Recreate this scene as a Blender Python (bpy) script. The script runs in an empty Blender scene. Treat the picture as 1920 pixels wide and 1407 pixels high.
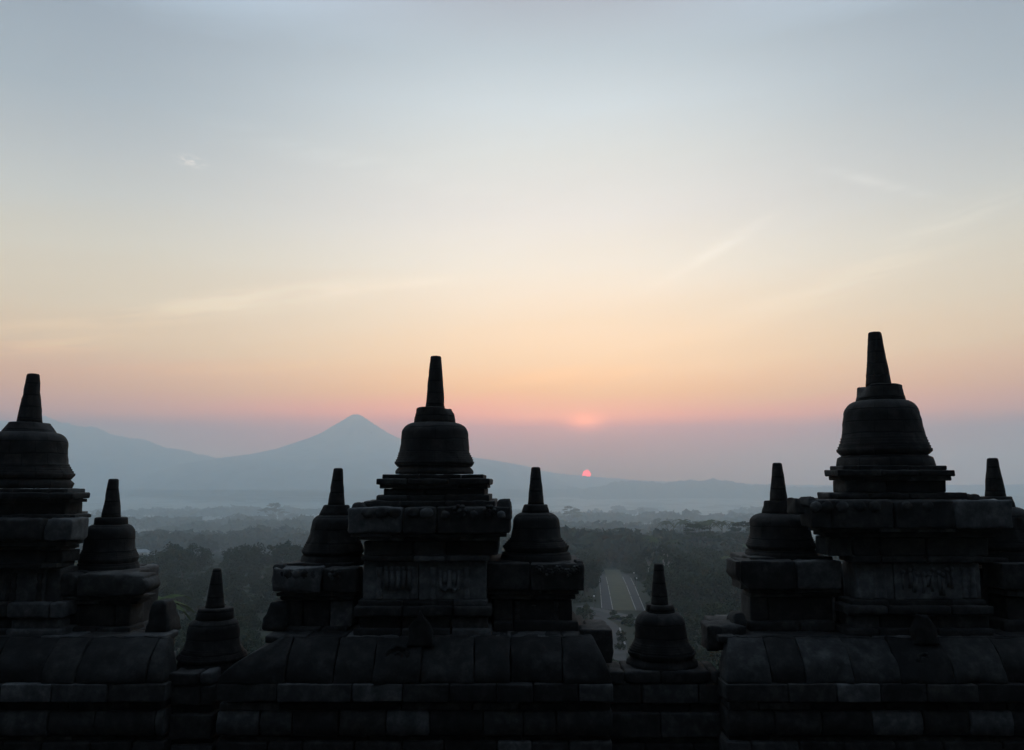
import bpy, math, random
import numpy as np
from mathutils import Vector, noise as mnoise

C = bpy.context.scene.collection
R = math.radians
W, H = 1920.0, 1407.0
F = 1550.0                     # focal length in photo pixels
PITCH = R(7.6)                 # camera tilt above the horizon

# ------------------------------------------------------------------ camera
cam = bpy.data.cameras.new('camera')
cam.sensor_fit = 'HORIZONTAL'
cam.sensor_width = 36.0
cam.lens = 36.0 * F / W
cam.clip_start = 0.05
cam.clip_end = 60000
camo = bpy.data.objects.new('camera', cam)
C.objects.link(camo)
camo.location = (0, 0, 0)
camo.rotation_euler = (R(90) + PITCH, 0, 0)
S = bpy.context.scene
S.camera = camo
S.render.engine = 'CYCLES'
S.view_settings.view_transform = 'Standard'
S.view_settings.look = 'None'
S.view_settings.exposure = 0.0
S.view_settings.gamma = 1.0
S.cycles.max_bounces = 8
S.cycles.diffuse_bounces = 2
S.cycles.volume_bounces = 5
S.cycles.glossy_bounces = 2
S.cycles.use_denoising = True

# ------------------------------------------------------------------ haze figures (the box itself is built at the end)
SIG = 4.0e-4                   # extinction per metre
HAZE_TOP = 500.0
HAZE_FAR = 7200.0
HAZE_G = 0.66
HAZE_COL = (0.75, 0.905, 0.99)

# ------------------------------------------------------------------ world: dawn sky
SUN_AZ = math.atan2((1100 - 960) / F, 1.0)      # to the right of the view axis
SUN_EL = PITCH - math.atan((888 - 703.5) / F)

def el_of(y, x=960.0):
    v = (y - 703.5) / F; h = (x - 960) / F
    return math.degrees(math.asin((math.sin(PITCH) - math.cos(PITCH) * v) / math.sqrt(1 + v * v + h * h)))

# radiance of the sky behind the haze against photo row (= elevation), towards the sun and about 30 degrees aside of it
SKY_L_MID = [(0, (0.437, 0.437, 0.463)), (100, (0.558, 0.61, 0.626)), (200, (0.752, 0.799, 0.791)), (300, (0.913, 0.892, 0.804)), (400, (1.076, 0.987, 0.87)), (500, (1.342, 1.175, 0.923)), (600, (1.677, 1.21, 0.715)), (680, (2.215, 1.265, 0.461)), (740, (3.024, 1.173, 0.03)), (780, (4.594, 0.747, 0.03)), (805, (3.147, 0.069, 0.03)), (830, (2.026, 0.084, 0.03)), (860, (1.222, 0.161, 0.03)), (883, (1.06, 0.25, 0.03)), (895, (1.028, 0.25, 0.031)), (912, (1.028, 0.25, 0.031))]
SKY_L_SIDE = [(0, (0.302, 0.336, 0.372)), (150, (0.389, 0.431, 0.454)), (250, (0.523, 0.534, 0.517)), (350, (0.703, 0.679, 0.594)), (450, (0.942, 0.811, 0.585)), (550, (1.173, 0.886, 0.521)), (640, (1.511, 0.903, 0.354)), (720, (1.962, 0.644, 0.03)), (770, (2.253, 0.45, 0.03)), (800, (1.125, 0.03, 0.03)), (850, (1.454, 0.898, 0.723)), (895, (1.41, 0.898, 0.738)), (912, (1.41, 0.898, 0.738))]
STREAK = 1.0
EL0, EL1 = -2.0, 90.0
def el_u(el):
    return ((max(el, EL0) - EL0) / (EL1 - EL0)) ** 0.5

world = bpy.data.worlds.new('World')
S.world = world
world.use_nodes = True
nt = world.node_tree
nt.nodes.clear()
N = nt.nodes.new
def L(a, b): nt.links.new(a, b)
def M(op, a, b=None, c=None, clamp=False):
    n = N('ShaderNodeMath'); n.operation = op; n.use_clamp = clamp
    for i, v in enumerate((a, b, c)):
        if v is None: continue
        if isinstance(v, (int, float)): n.inputs[i].default_value = v
        else: L(v, n.inputs[i])
    return n.outputs[0]
def MIX(f, a, b, blend='MIX'):
    n = N('ShaderNodeMix'); n.data_type = 'RGBA'; n.blend_type = blend
    n.clamp_factor = True
    for k, v in ((0, f), (6, a), (7, b)):
        if isinstance(v, (int, float)): n.inputs[k].default_value = v
        elif isinstance(v, tuple): n.inputs[k].default_value = (*v, 1)
        else: L(v, n.inputs[k])
    return n.outputs[2]
def SMOOTH(v, a, b):
    n = N('ShaderNodeMapRange'); n.interpolation_type = 'SMOOTHSTEP'
    L(v, n.inputs[0]); n.inputs[1].default_value = a; n.inputs[2].default_value = b
    return n.outputs[0]
def RAMP(u, stops):
    n = N('ShaderNodeValToRGB'); r = n.color_ramp; r.interpolation = 'LINEAR'
    while len(r.elements) > 1: r.elements.remove(r.elements[-1])
    stops = sorted(stops)
    r.elements[0].position = stops[0][0]; r.elements[0].color = (*stops[0][1], 1)
    for p, c in stops[1:]:
        e = r.elements.new(p); e.color = (*c, 1)
    L(u, n.inputs[0])
    return n.outputs[0]

tc = N('ShaderNodeTexCoord')
sep = N('ShaderNodeSeparateXYZ'); L(tc.outputs['Generated'], sep.inputs[0])
el = M('MULTIPLY', M('ARCSINE', sep.outputs[2]), 180 / math.pi)
az = M('MULTIPLY', M('ARCTAN2', sep.outputs[0], sep.outputs[1]), 180 / math.pi)
# long faint streaks of high cloud bend the layers a little
cv = N('ShaderNodeCombineXYZ')
tilt = M('MULTIPLY_ADD', az, -0.10, el)
L(M('MULTIPLY', az, 0.045), cv.inputs[0]); L(M('MULTIPLY', tilt, 0.36), cv.inputs[1]); cv.inputs[2].default_value = 3.7
ns = N('ShaderNodeTexNoise'); ns.inputs['Scale'].default_value = 1.0; ns.inputs['Detail'].default_value = 5.0
ns.inputs['Roughness'].default_value = 0.55; ns.inputs['Distortion'].default_value = 0.6
L(cv.outputs[0], ns.inputs['Vector'])
streak = M('MULTIPLY', M('SUBTRACT', ns.outputs[0], 0.5), STREAK)
elw = M('MULTIPLY_ADD', streak, 1.6, el)
u = M('POWER', M('MULTIPLY', M('SUBTRACT', M('MAXIMUM', elw, EL0), EL0), 1 / (EL1 - EL0)), 0.5)
ZEN_FILL = [(el_u(40), (1.05, 1.35, 1.68)), (el_u(55), (1.35, 1.72, 2.12)), (el_u(70), (0.6, 0.75, 1.0)), (el_u(90), (0.22, 0.29, 0.42))]  # over-bright blue band above the view, added to light the haze
mid = RAMP(u, [(el_u(el_of(y)), c) for y, c in SKY_L_MID] + ZEN_FILL)
side = RAMP(u, [(el_u(el_of(y, 1815)), c) for y, c in SKY_L_SIDE] + ZEN_FILL)
west = RAMP(u, [(el_u(-2), (0.10, 0.115, 0.14)), (el_u(8), (0.125, 0.14, 0.17)), (el_u(30), (0.13, 0.165, 0.22)),
                (el_u(90), (0.22, 0.29, 0.42))])
aa = M('ABSOLUTE', M('SUBTRACT', az, 3.2))
f1 = SMOOTH(aa, 2.0, 33.0)
f2 = SMOOTH(aa, 38.0, 110.0)
sky = MIX(f2, MIX(f1, mid, side), west)
# brightening of the streaks
lum = M('MULTIPLY_ADD', streak, M('MULTIPLY', SMOOTH(el, 1.0, 9.0), 0.16), 1.0)
gl = N('ShaderNodeVectorMath'); gl.operation = 'SCALE'; L(sky, gl.inputs[0]); L(lum, gl.inputs['Scale'])
sky = gl.outputs[0]
# a few long faint cirrus streaks, drawn out and slanting
def cirrus(px_, py_, ln_px, th_px, slope, k):
    v = (py_ - 703.5) / F; h = (px_ - 960) / F
    c_el = el_of(py_, px_); c_az = math.degrees(math.atan2(h, math.cos(PITCH) + math.sin(PITCH) * v))
    da = M('SUBTRACT', az, c_az)
    de = M('SUBTRACT', el, c_el)
    cross = M('DIVIDE', M('MULTIPLY_ADD', da, -slope, de), th_px * 0.034)
    along = M('DIVIDE', da, ln_px * 0.034)
    g_ = M('EXPONENT', M('MULTIPLY', M('ADD', M('MULTIPLY', cross, cross), M('MULTIPLY', along, along)), -1.0))
    return M('MULTIPLY', g_, k)
cn = N('ShaderNodeTexNoise'); cn.inputs['Scale'].default_value = 1.0; cn.inputs['Detail'].default_value = 5.0; cn.inputs['Roughness'].default_value = 0.6
ccv = N('ShaderNodeCombineXYZ'); L(M('MULTIPLY', az, 0.14), ccv.inputs[0]); L(M('MULTIPLY', M('MULTIPLY_ADD', az, -0.16, el), 1.1), ccv.inputs[1])
L(ccv.outputs[0], cn.inputs['Vector'])
cm_ = SMOOTH(cn.outputs[0], 0.30, 0.66)
tot = None
for spec in ((330, 585, 330, 20, 0.20, 0.10), (90, 650, 120, 12, 0.16, 0.14), (620, 545, 260, 12, 0.12, 0.06), (1320, 482, 110, 12, 0.50, 0.08), (1650, 345, 80, 10, -0.40, 0.08),
             (1130, 700, 380, 16, 0.05, 0.05), (420, 690, 220, 10, 0.08, 0.06), (600, 290, 300, 20, -0.15, 0.03), (1500, 560, 260, 24, 0.25, 0.05), (1780, 420, 160, 24, 0.35, 0.05)):
    c_ = cirrus(*spec)
    tot = c_ if tot is None else M('ADD', tot, c_)
cl_ = M('MULTIPLY_ADD', M('MULTIPLY', tot, cm_), 2.4 * STREAK, 1.0)
gl2 = N('ShaderNodeVectorMath'); gl2.operation = 'SCALE'; L(sky, gl2.inputs[0]); L(cl_, gl2.inputs['Scale'])
sky = gl2.outputs[0]
# reddish glow above the sun, where its light breaks through the upper edge of the dust
ga = M('POWER', M('DIVIDE', M('SUBTRACT', az, math.degrees(SUN_AZ) - 0.1), 1.15), 2.0)
ge = M('POWER', M('DIVIDE', M('SUBTRACT', el, 4.3), 0.5), 2.0)
glow = M('EXPONENT', M('MULTIPLY', M('ADD', ga, ge), -1.0))
ga2 = M('POWER', M('DIVIDE', M('SUBTRACT', az, math.degrees(SUN_AZ) - 1.0), 6.0), 2.0)
ge2 = M('POWER', M('DIVIDE', M('SUBTRACT', el, 4.4), 1.0), 2.0)
glow2 = M('EXPONENT', M('MULTIPLY', M('ADD', ga2, ge2), -1.0))
sky = MIX(1.0, sky, MIX(glow, (0, 0, 0), (4.5, 1.1, 0.2)), 'ADD')
sky = MIX(1.0, sky, MIX(glow2, (0, 0, 0), (1.1, 0.34, 0.03)), 'ADD')
# one small bright wisp of cloud high on the left
wn = N('ShaderNodeTexNoise'); wn.inputs['Scale'].default_value = 1.0; wn.inputs['Detail'].default_value = 4.0
wv = N('ShaderNodeCombineXYZ'); L(M('MULTIPLY', az, 1.6), wv.inputs[0]); L(M('MULTIPLY', M('MULTIPLY_ADD', az, 0.12, el), 4.5), wv.inputs[1])
L(wv.outputs[0], wn.inputs['Vector'])
WAZ, WEL = math.degrees(math.atan2((350 - 960) / F, math.cos(R(14)))), 20.6
def wisp(cx, cy, sx, sy):
    a = M('POWER', M('DIVIDE', M('SUBTRACT', az, cx), sx), 2.0)
    e = M('POWER', M('DIVIDE', M('SUBTRACT', M('MULTIPLY_ADD', M('SUBTRACT', az, cx), 0.10, el), cy), sy), 2.0)
    return M('EXPONENT', M('MULTIPLY', M('ADD', a, e), -1.0))
ww = M('MULTIPLY', wisp(WAZ, WEL, 0.75, 0.26), SMOOTH(wn.outputs[0], 0.38, 0.66))
sky = MIX(M('MULTIPLY', ww, 0.9), sky, (1.15, 1.02, 0.90))
nish = N('ShaderNodeTexSky'); nish.sky_type = 'NISHITA'; nish.sun_disc = False
nish.sun_elevation = max(SUN_EL, R(0.4)); nish.sun_rotation = SUN_AZ; nish.altitude = 300; nish.dust_density = 4.0
sky = MIX(0.06, sky, nish.outputs[0])
bg = N('ShaderNodeBackground'); L(sky, bg.inputs[0]); bg.inputs[1].default_value = 1.0
wo = N('ShaderNodeOutputWorld'); L(bg.outputs[0], wo.inputs[0])
world.cycles.sampling_method = 'AUTOMATIC'

# ------------------------------------------------------------------ sun lamp: dawn sun, almost spent in the dust
sl = bpy.data.lights.new('sun_light', 'SUN')
sl.energy = 0.10
sl.angle = R(0.55)
sl.color = (1.0, 0.42, 0.28)
slo = bpy.data.objects.new('sun_light', sl)
C.objects.link(slo)
sdir = Vector((math.sin(SUN_AZ) * math.cos(SUN_EL), math.cos(SUN_AZ) * math.cos(SUN_EL), math.sin(SUN_EL)))
slo.rotation_euler = sdir.to_track_quat('Z', 'Y').to_euler()

# ------------------------------------------------------------------ helpers
def P(px, py, Y):
    """point on the ray through a photo pixel at forward distance Y"""
    v = (py - 703.5) / F
    ry = math.cos(PITCH) + math.sin(PITCH) * v
    rz = math.sin(PITCH) - math.cos(PITCH) * v
    k = Y / ry
    return Vector(((px - 960) / F * k, Y, rz * k))

def tag(o, label=None, cat=None, group=None, kind=None):
    if label: o['label'] = label
    if cat: o['category'] = cat
    if group: o['group'] = group
    if kind: o['kind'] = kind
    return o

def wloc(o):
    v = Vector((0, 0, 0))
    while o is not None:
        v = v + Vector(o.location); o = o.parent
    return v

def empty(name, loc):
    o = bpy.data.objects.new(name, None)
    o.empty_display_size = 0.2
    C.objects.link(o)
    o.location = loc
    return o

def mesh_np(name, verts, faces, mat, parent=None, smooth=False, loc=None):
    """verts Nx3 in world space, faces list / array of equal sized polygons or lists"""
    verts = np.asarray(verts, dtype=np.float64).reshape(-1, 3)
    off = np.zeros(3)
    if parent is not None: off = np.array(wloc(parent))
    elif loc is not None: off = np.array(loc)
    verts = verts - off
    me = bpy.data.meshes.new(name)
    if isinstance(faces, np.ndarray):
        nf, k = faces.shape
        me.vertices.add(len(verts)); me.vertices.foreach_set('co', verts.astype(np.float32).ravel())
        me.loops.add(nf * k); me.loops.foreach_set('vertex_index', faces.astype(np.int32).ravel())
        me.polygons.add(nf)
        me.polygons.foreach_set('loop_start', np.arange(0, nf * k, k, dtype=np.int32))
        me.polygons.foreach_set('loop_total', np.full(nf, k, dtype=np.int32))
        me.update(calc_edges=True)
        me.validate()
    else:
        me.from_pydata([tuple(v) for v in verts], [], faces)
        me.update()
    if smooth:
        me.polygons.foreach_set('use_smooth', np.ones(len(me.polygons), dtype=bool))
    me.materials.append(mat)
    o = bpy.data.objects.new(name, me)
    C.objects.link(o)
    if parent is not None: o.parent = parent
    elif loc is not None: o.location = loc
    return o

class MB:
    def __init__(self): self.v = []; self.f = []
    def add(self, verts, faces):
        b = len(self.v)
        self.v.extend(tuple(p) for p in verts)
        self.f.extend([tuple(i + b for i in f) for f in faces])
    def build(self, name, mat, parent=None, smooth=True, loc=None):
        return mesh_np(name, np.array(self.v), self.f, mat, parent, smooth, loc)

# ------------------------------------------------------------------ materials
def new_mat(name):
    m = bpy.data.materials.new(name); m.use_nodes = True
    t = m.node_tree; t.nodes.clear()
    out = t.nodes.new('ShaderNodeOutputMaterial')
    b = t.nodes.new('ShaderNodeBsdfPrincipled')
    t.links.new(b.outputs[0], out.inputs[0])
    b.inputs['Specular IOR Level'].default_value = 0.25
    return m, t, b

def ramp_node(t, fac, stops):
    n = t.nodes.new('ShaderNodeValToRGB')
    r = n.color_ramp
    r.elements[0].position = stops[0][0]; r.elements[0].color = (*stops[0][1], 1)
    r.elements[1].position = stops[-1][0]; r.elements[1].color = (*stops[-1][1], 1)
    for p, c in stops[1:-1]:
        e = r.elements.new(p); e.color = (*c, 1)
    t.links.new(fac, n.inputs[0])
    return n.outputs[0]

def noise_node(t, scale, detail=6, rough=0.6, coord='Object', vec=None):
    n = t.nodes.new('ShaderNodeTexNoise')
    n.inputs['Scale'].default_value = scale; n.inputs['Detail'].default_value = detail; n.inputs['Roughness'].default_value = rough
    if vec is None:
        c = t.nodes.new('ShaderNodeTexCoord'); vec = c.outputs[coord]
    t.links.new(vec, n.inputs['Vector'])
    return n.outputs[0]

def mixc(t, f, a, b, blend='MIX'):
    n = t.nodes.new('ShaderNodeMix'); n.data_type = 'RGBA'; n.blend_type = blend
    for k, v in ((0, f), (6, a), (7, b)):
        if isinstance(v, (int, float)): n.inputs[k].default_value = v
        elif isinstance(v, tuple): n.inputs[k].default_value = (*v, 1)
        else: t.links.new(v, n.inputs[k])
    return n.outputs[2]

def stone_mat(name, dark, mean, pale, island=True, bump=0.5, courses=False):
    m, t, b = new_mat(name)
    g = t.nodes.new('ShaderNodeNewGeometry')
    base = ramp_node(t, noise_node(t, 7.0, 8, 0.65), [(0.28, dark), (0.5, mean), (0.72, pale)])
    if island:
        tint = ramp_node(t, g.outputs['Random Per Island'], [(0.0, (0.55, 0.54, 0.54)), (0.5, (0.9, 0.88, 0.86)), (0.72, (1.25, 1.2, 1.15)), (0.86, (1.9, 1.92, 1.95)), (1.0, (3.3, 3.35, 3.4))])
        base = mixc(t, 1.0, base, tint, 'MULTIPLY')
    # lichen blotches
    li = ramp_node(t, noise_node(t, 2.6, 9, 0.72), [(0.56, (0, 0, 0)), (0.68, (1, 1, 1))])
    fac = t.nodes.new('ShaderNodeMath'); fac.operation = 'MULTIPLY'; t.links.new(li, fac.inputs[0]); fac.inputs[1].default_value = 0.45
    base = mixc(t, fac.outputs[0], base, tuple(p * 1.5 for p in pale))
    t.links.new(base, b.inputs['Base Color'])
    b.inputs['Roughness'].default_value = 0.9
    bn = t.nodes.new('ShaderNodeBump'); bn.inputs['Strength'].default_value = bump; bn.inputs['Distance'].default_value = 0.012
    t.links.new(noise_node(t, 38.0, 6, 0.7), bn.inputs['Height'])
    nrm = bn.outputs[0]
    if courses:
        # bells are laid in curved courses: joints run round the axis and up between the blocks
        c = t.nodes.new('ShaderNodeTexCoord'); sp = t.nodes.new('ShaderNodeSeparateXYZ'); t.links.new(c.outputs['Object'], sp.inputs[0])
        at = t.nodes.new('ShaderNodeMath'); at.operation = 'ARCTAN2'; t.links.new(sp.outputs[0], at.inputs[0]); t.links.new(sp.outputs[1], at.inputs[1])
        wob = noise_node(t, 3.0, 3, 0.5)
        wz = t.nodes.new('ShaderNodeMath'); wz.operation = 'MULTIPLY_ADD'; t.links.new(wob, wz.inputs[0]); wz.inputs[1].default_value = 0.05; t.links.new(sp.outputs[2], wz.inputs[2])
        wa = t.nodes.new('ShaderNodeMath'); wa.operation = 'MULTIPLY_ADD'; t.links.new(wob, wa.inputs[0]); wa.inputs[1].default_value = 0.10; t.links.new(at.outputs[0], wa.inputs[2])
        cb = t.nodes.new('ShaderNodeCombineXYZ'); t.links.new(wa.outputs[0], cb.inputs[0]); t.links.new(wz.outputs[0], cb.inputs[1])
        br = t.nodes.new('ShaderNodeTexBrick'); br.inputs['Scale'].default_value = 1.0; br.inputs['Brick Width'].default_value = 0.62
        br.inputs['Row Height'].default_value = 0.155; br.inputs['Mortar Size'].default_value = 0.010; br.inputs['Mortar Smooth'].default_value = 0.3
        br.inputs['Color1'].default_value = (0.7, 0.7, 0.7, 1); br.inputs['Color2'].default_value = (1.5, 1.45, 1.4, 1); br.inputs['Mortar'].default_value = (0.25, 0.25, 0.25, 1)
        t.links.new(cb.outputs[0], br.inputs['Vector'])
        base = mixc(t, 1.0, base, br.outputs['Color'], 'MULTIPLY')
        t.links.new(base, b.inputs['Base Color'])
        b2 = t.nodes.new('ShaderNodeBump'); b2.inputs['Strength'].default_value = 0.8; b2.inputs['Distance'].default_value = 0.02; b2.invert = True
        t.links.new(br.outputs['Fac'], b2.inputs['Height']); t.links.new(nrm, b2.inputs['Normal'])
        nrm = b2.outputs[0]
    t.links.new(nrm, b.inputs['Normal'])
    return m

STONE = stone_mat('andesite_blocks', (0.013, 0.013, 0.0125), (0.027, 0.027, 0.026), (0.056, 0.056, 0.052))
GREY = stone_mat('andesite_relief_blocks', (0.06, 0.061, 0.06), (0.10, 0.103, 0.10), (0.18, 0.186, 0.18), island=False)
DARK = stone_mat('andesite_darkened_blocks', (0.008, 0.008, 0.0075), (0.016, 0.0162, 0.0155), (0.036, 0.037, 0.034))  # STONE darkened in its colour to offset bright sky on upward faces
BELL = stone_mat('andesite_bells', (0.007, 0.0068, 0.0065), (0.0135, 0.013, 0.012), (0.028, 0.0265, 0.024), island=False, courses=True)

def leaf_mat(name, a, bcol, c):
    m, t, b = new_mat(name)
    oi = t.nodes.new('ShaderNodeObjectInfo'); g = t.nodes.new('ShaderNodeNewGeometry')
    ad = t.nodes.new('ShaderNodeMath'); ad.operation = 'MULTIPLY_ADD'
    t.links.new(g.outputs['Random Per Island'], ad.inputs[0]); ad.inputs[1].default_value = 0.5
    hf = t.nodes.new('ShaderNodeMath'); hf.operation = 'MULTIPLY'; t.links.new(oi.outputs['Random'], hf.inputs[0]); hf.inputs[1].default_value = 0.5
    t.links.new(hf.outputs[0], ad.inputs[2])
    t.links.new(ramp_node(t, ad.outputs[0], [(0.0, a), (0.5, bcol), (1.0, c)]), b.inputs['Base Color'])
    b.inputs['Roughness'].default_value = 0.9; b.inputs['Specular IOR Level'].default_value = 0.02
    return m

LEAF = leaf_mat('broad_leaves', (0.017, 0.026, 0.012), (0.025, 0.036, 0.016), (0.036, 0.050, 0.021))
LEAF_FAR = leaf_mat('far_leaves', (0.018, 0.027, 0.016), (0.025, 0.036, 0.021), (0.034, 0.047, 0.026))
LEAF_BRIGHT = leaf_mat('bright_leaves', (0.05, 0.085, 0.022), (0.08, 0.125, 0.03), (0.11, 0.16, 0.045))
PALM_LEAF = leaf_mat('palm_leaves', (0.03, 0.045, 0.018), (0.05, 0.07, 0.025), (0.07, 0.09, 0.035))

def plain_mat(name, col, var=0.25, scale=3.0, rough=0.85, metal=0.0):
    m, t, b = new_mat(name)
    lo = tuple(c * (1 - var) for c in col); hi = tuple(c * (1 + var) for c in col)
    t.links.new(ramp_node(t, noise_node(t, scale, 6, 0.65), [(0.3, lo), (0.7, hi)]), b.inputs['Base Color'])
    b.inputs['Roughness'].default_value = rough; b.inputs['Metallic'].default_value = metal
    return m

BARK = plain_mat('bark', (0.06, 0.05, 0.04))
PALEBARK = plain_mat('pale_bark', (0.34, 0.33, 0.30))
ASPHALT = plain_mat('asphalt', (0.018, 0.019, 0.021), 0.4, 0.3)
PAVING = plain_mat('stone_paving', (0.045, 0.045, 0.043), 0.4, 0.4)
KERB = plain_mat('kerb_concrete', (0.22, 0.22, 0.21), 0.45, 0.6)
LAWN = plain_mat('lawn_grass', (0.031, 0.033, 0.012), 0.45, 0.3)
PLASTER = plain_mat('plaster', (0.42, 0.40, 0.36))
ROOFM = plain_mat('sheet_roofing', (0.26, 0.27, 0.28), 0.25, 0.6)
TILE = plain_mat('clay_tiles', (0.22, 0.10, 0.07), 0.3, 1.5)
METAL = plain_mat('grey_metal', (0.12, 0.12, 0.12))
GLOBE = plain_mat('opal_globe', (0.85, 0.85, 0.82), 0.05)
FLOORM = plain_mat('gallery_paving', (0.045, 0.045, 0.043), 0.35, 1.2)
BIRDM = plain_mat('feathers', (0.02, 0.02, 0.02))
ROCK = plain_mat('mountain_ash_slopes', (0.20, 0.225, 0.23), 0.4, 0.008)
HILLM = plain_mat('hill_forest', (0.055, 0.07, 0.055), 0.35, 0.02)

# ground: scrub and bare earth near the temple, stubble and flooded rice terraces out on the plain, their colour paled to brighten the mist bank
gm, t, b = new_mat('fields')
gc = ramp_node(t, noise_node(t, 0.012, 8, 0.6), [(0.3, (0.008, 0.012, 0.005)), (0.5, (0.012, 0.016, 0.007)), (0.64, (0.018, 0.019, 0.010)), (0.78, (0.036, 0.029, 0.021))])
gd = ramp_node(t, noise_node(t, 0.35, 6, 0.7), [(0.3, (0.6, 0.6, 0.6)), (0.7, (1.25, 1.25, 1.25))])
near_c = mixc(t, 1.0, gc, gd, 'MULTIPLY')
vo = t.nodes.new('ShaderNodeTexVoronoi'); vo.inputs['Scale'].default_value = 0.011
tcn = t.nodes.new('ShaderNodeTexCoord'); t.links.new(tcn.outputs['Object'], vo.inputs['Vector'])
sepc = t.nodes.new('ShaderNodeSeparateColor'); t.links.new(vo.outputs['Color'], sepc.inputs[0])
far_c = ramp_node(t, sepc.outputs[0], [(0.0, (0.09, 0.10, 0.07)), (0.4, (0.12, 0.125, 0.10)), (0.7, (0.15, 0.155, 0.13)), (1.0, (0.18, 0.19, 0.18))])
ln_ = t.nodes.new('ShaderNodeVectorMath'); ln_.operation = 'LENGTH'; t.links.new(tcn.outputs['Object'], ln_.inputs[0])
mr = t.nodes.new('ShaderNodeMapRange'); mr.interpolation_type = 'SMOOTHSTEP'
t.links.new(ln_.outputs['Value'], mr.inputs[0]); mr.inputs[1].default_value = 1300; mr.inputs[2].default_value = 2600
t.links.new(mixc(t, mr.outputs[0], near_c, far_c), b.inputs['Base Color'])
wet = t.nodes.new('ShaderNodeMapRange'); t.links.new(sepc.outputs[1], wet.inputs[0]); wet.inputs[1].default_value = 0.2; wet.inputs[2].default_value = 0.3
wm = t.nodes.new('ShaderNodeMath'); wm.operation = 'MULTIPLY'; t.links.new(wet.outputs[0], wm.inputs[0]); t.links.new(mr.outputs[0], wm.inputs[1])
ro = t.nodes.new('ShaderNodeMapRange'); t.links.new(wm.outputs[0], ro.inputs[0]); ro.inputs[3].default_value = 0.95; ro.inputs[4].default_value = 0.4
t.links.new(ro.outputs[0], b.inputs['Roughness'])
b.inputs['Specular IOR Level'].default_value = 0.15
GROUND = gm

# ------------------------------------------------------------------ terrain
TR = [(0, -24), (100, -28), (200, -32), (300, -35), (500, -44), (1000, -74), (1500, -91), (2500, -106), (3600, -116), (5000, -66), (7200, -58)]
TRX = np.array([a for a, _ in TR], float); TRZ = np.array([b for _, b in TR], float)
def gz(x, y):
    r = np.hypot(x, y)
    h = np.interp(r, TRX, TRZ)
    amp = np.clip((r - 520) / 900, 0, 1) * 4.0
    return h + amp * (np.sin(x * 0.0042 + 1.3) * np.cos(y * 0.0035) + 0.6 * np.sin(x * 0.0011 + y * 0.0093))

def ground_at(px, py):
    d = P(px, py, 1.0)
    s = 60.0
    while s < 7000:
        p = d * s
        if p.z <= float(gz(p.x, p.y)): break
        s *= 1.004
    p = d * s
    return Vector((p.x, p.y, float(gz(p.x, p.y))))

def axis_grid(lo, hi, n, pw):
    a = np.linspace(-1, 1, n)
    a = np.sign(a) * np.abs(a) ** pw
    return np.where(a < 0, -a * lo, a * hi)
gx = axis_grid(-6500, 6500, 181, 2.2); gy = axis_grid(-560, 7140, 201, 2.2)
GX, GY = np.meshgrid(gx, gy)
GZ = gz(GX, GY)
nx_, ny_ = len(gx), len(gy)
idx = np.arange(nx_ * ny_).reshape(ny_, nx_)
gf = np.stack([idx[:-1, :-1], idx[:-1, 1:], idx[1:, 1:], idx[1:, :-1]], -1).reshape(-1, 4)
tag(mesh_np('ground', np.stack([GX, GY, GZ], -1).reshape(-1, 3), gf, GROUND, smooth=True), kind='structure')

def strip(name, mat, left, right, lift, kind='structure', thick=0.0):
    """sheet over the terrain between two polylines"""
    n = 40
    def resample(pl):
        pl = np.array([(p.x, p.y) for p in pl]); d = np.r_[0, np.cumsum(np.hypot(*np.diff(pl, axis=0).T))]
        s = np.linspace(0, d[-1], n)
        return np.stack([np.interp(s, d, pl[:, 0]), np.interp(s, d, pl[:, 1])], -1)
    a, c = resample(left), resample(right)
    k = 5
    rows = [a + (c - a) * (i / (k - 1)) for i in range(k)]
    g = np.stack(rows, 1)
    z = gz(g[..., 0], g[..., 1]) + lift
    v = np.concatenate([g, z[..., None]], -1).reshape(-1, 3)
    ii = np.arange(n * k).reshape(n, k)
    f = np.stack([ii[:-1, :-1], ii[:-1, 1:], ii[1:, 1:], ii[1:, :-1]], -1).reshape(-1, 4)
    return tag(mesh_np(name, v, f, mat, smooth=True), kind=kind)

def ribbon(pts, width):
    """left and right edges of a band of given width along ground points"""
    l, r = [], []
    for i, p in enumerate(pts):
        q = pts[min(i + 1, len(pts) - 1)] - pts[max(i - 1, 0)]
        nrm = Vector((-q.y, q.x, 0)).normalized() * (width / 2)
        l.append(p + nrm); r.append(p - nrm)
    return l, r

G = ground_at
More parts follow.
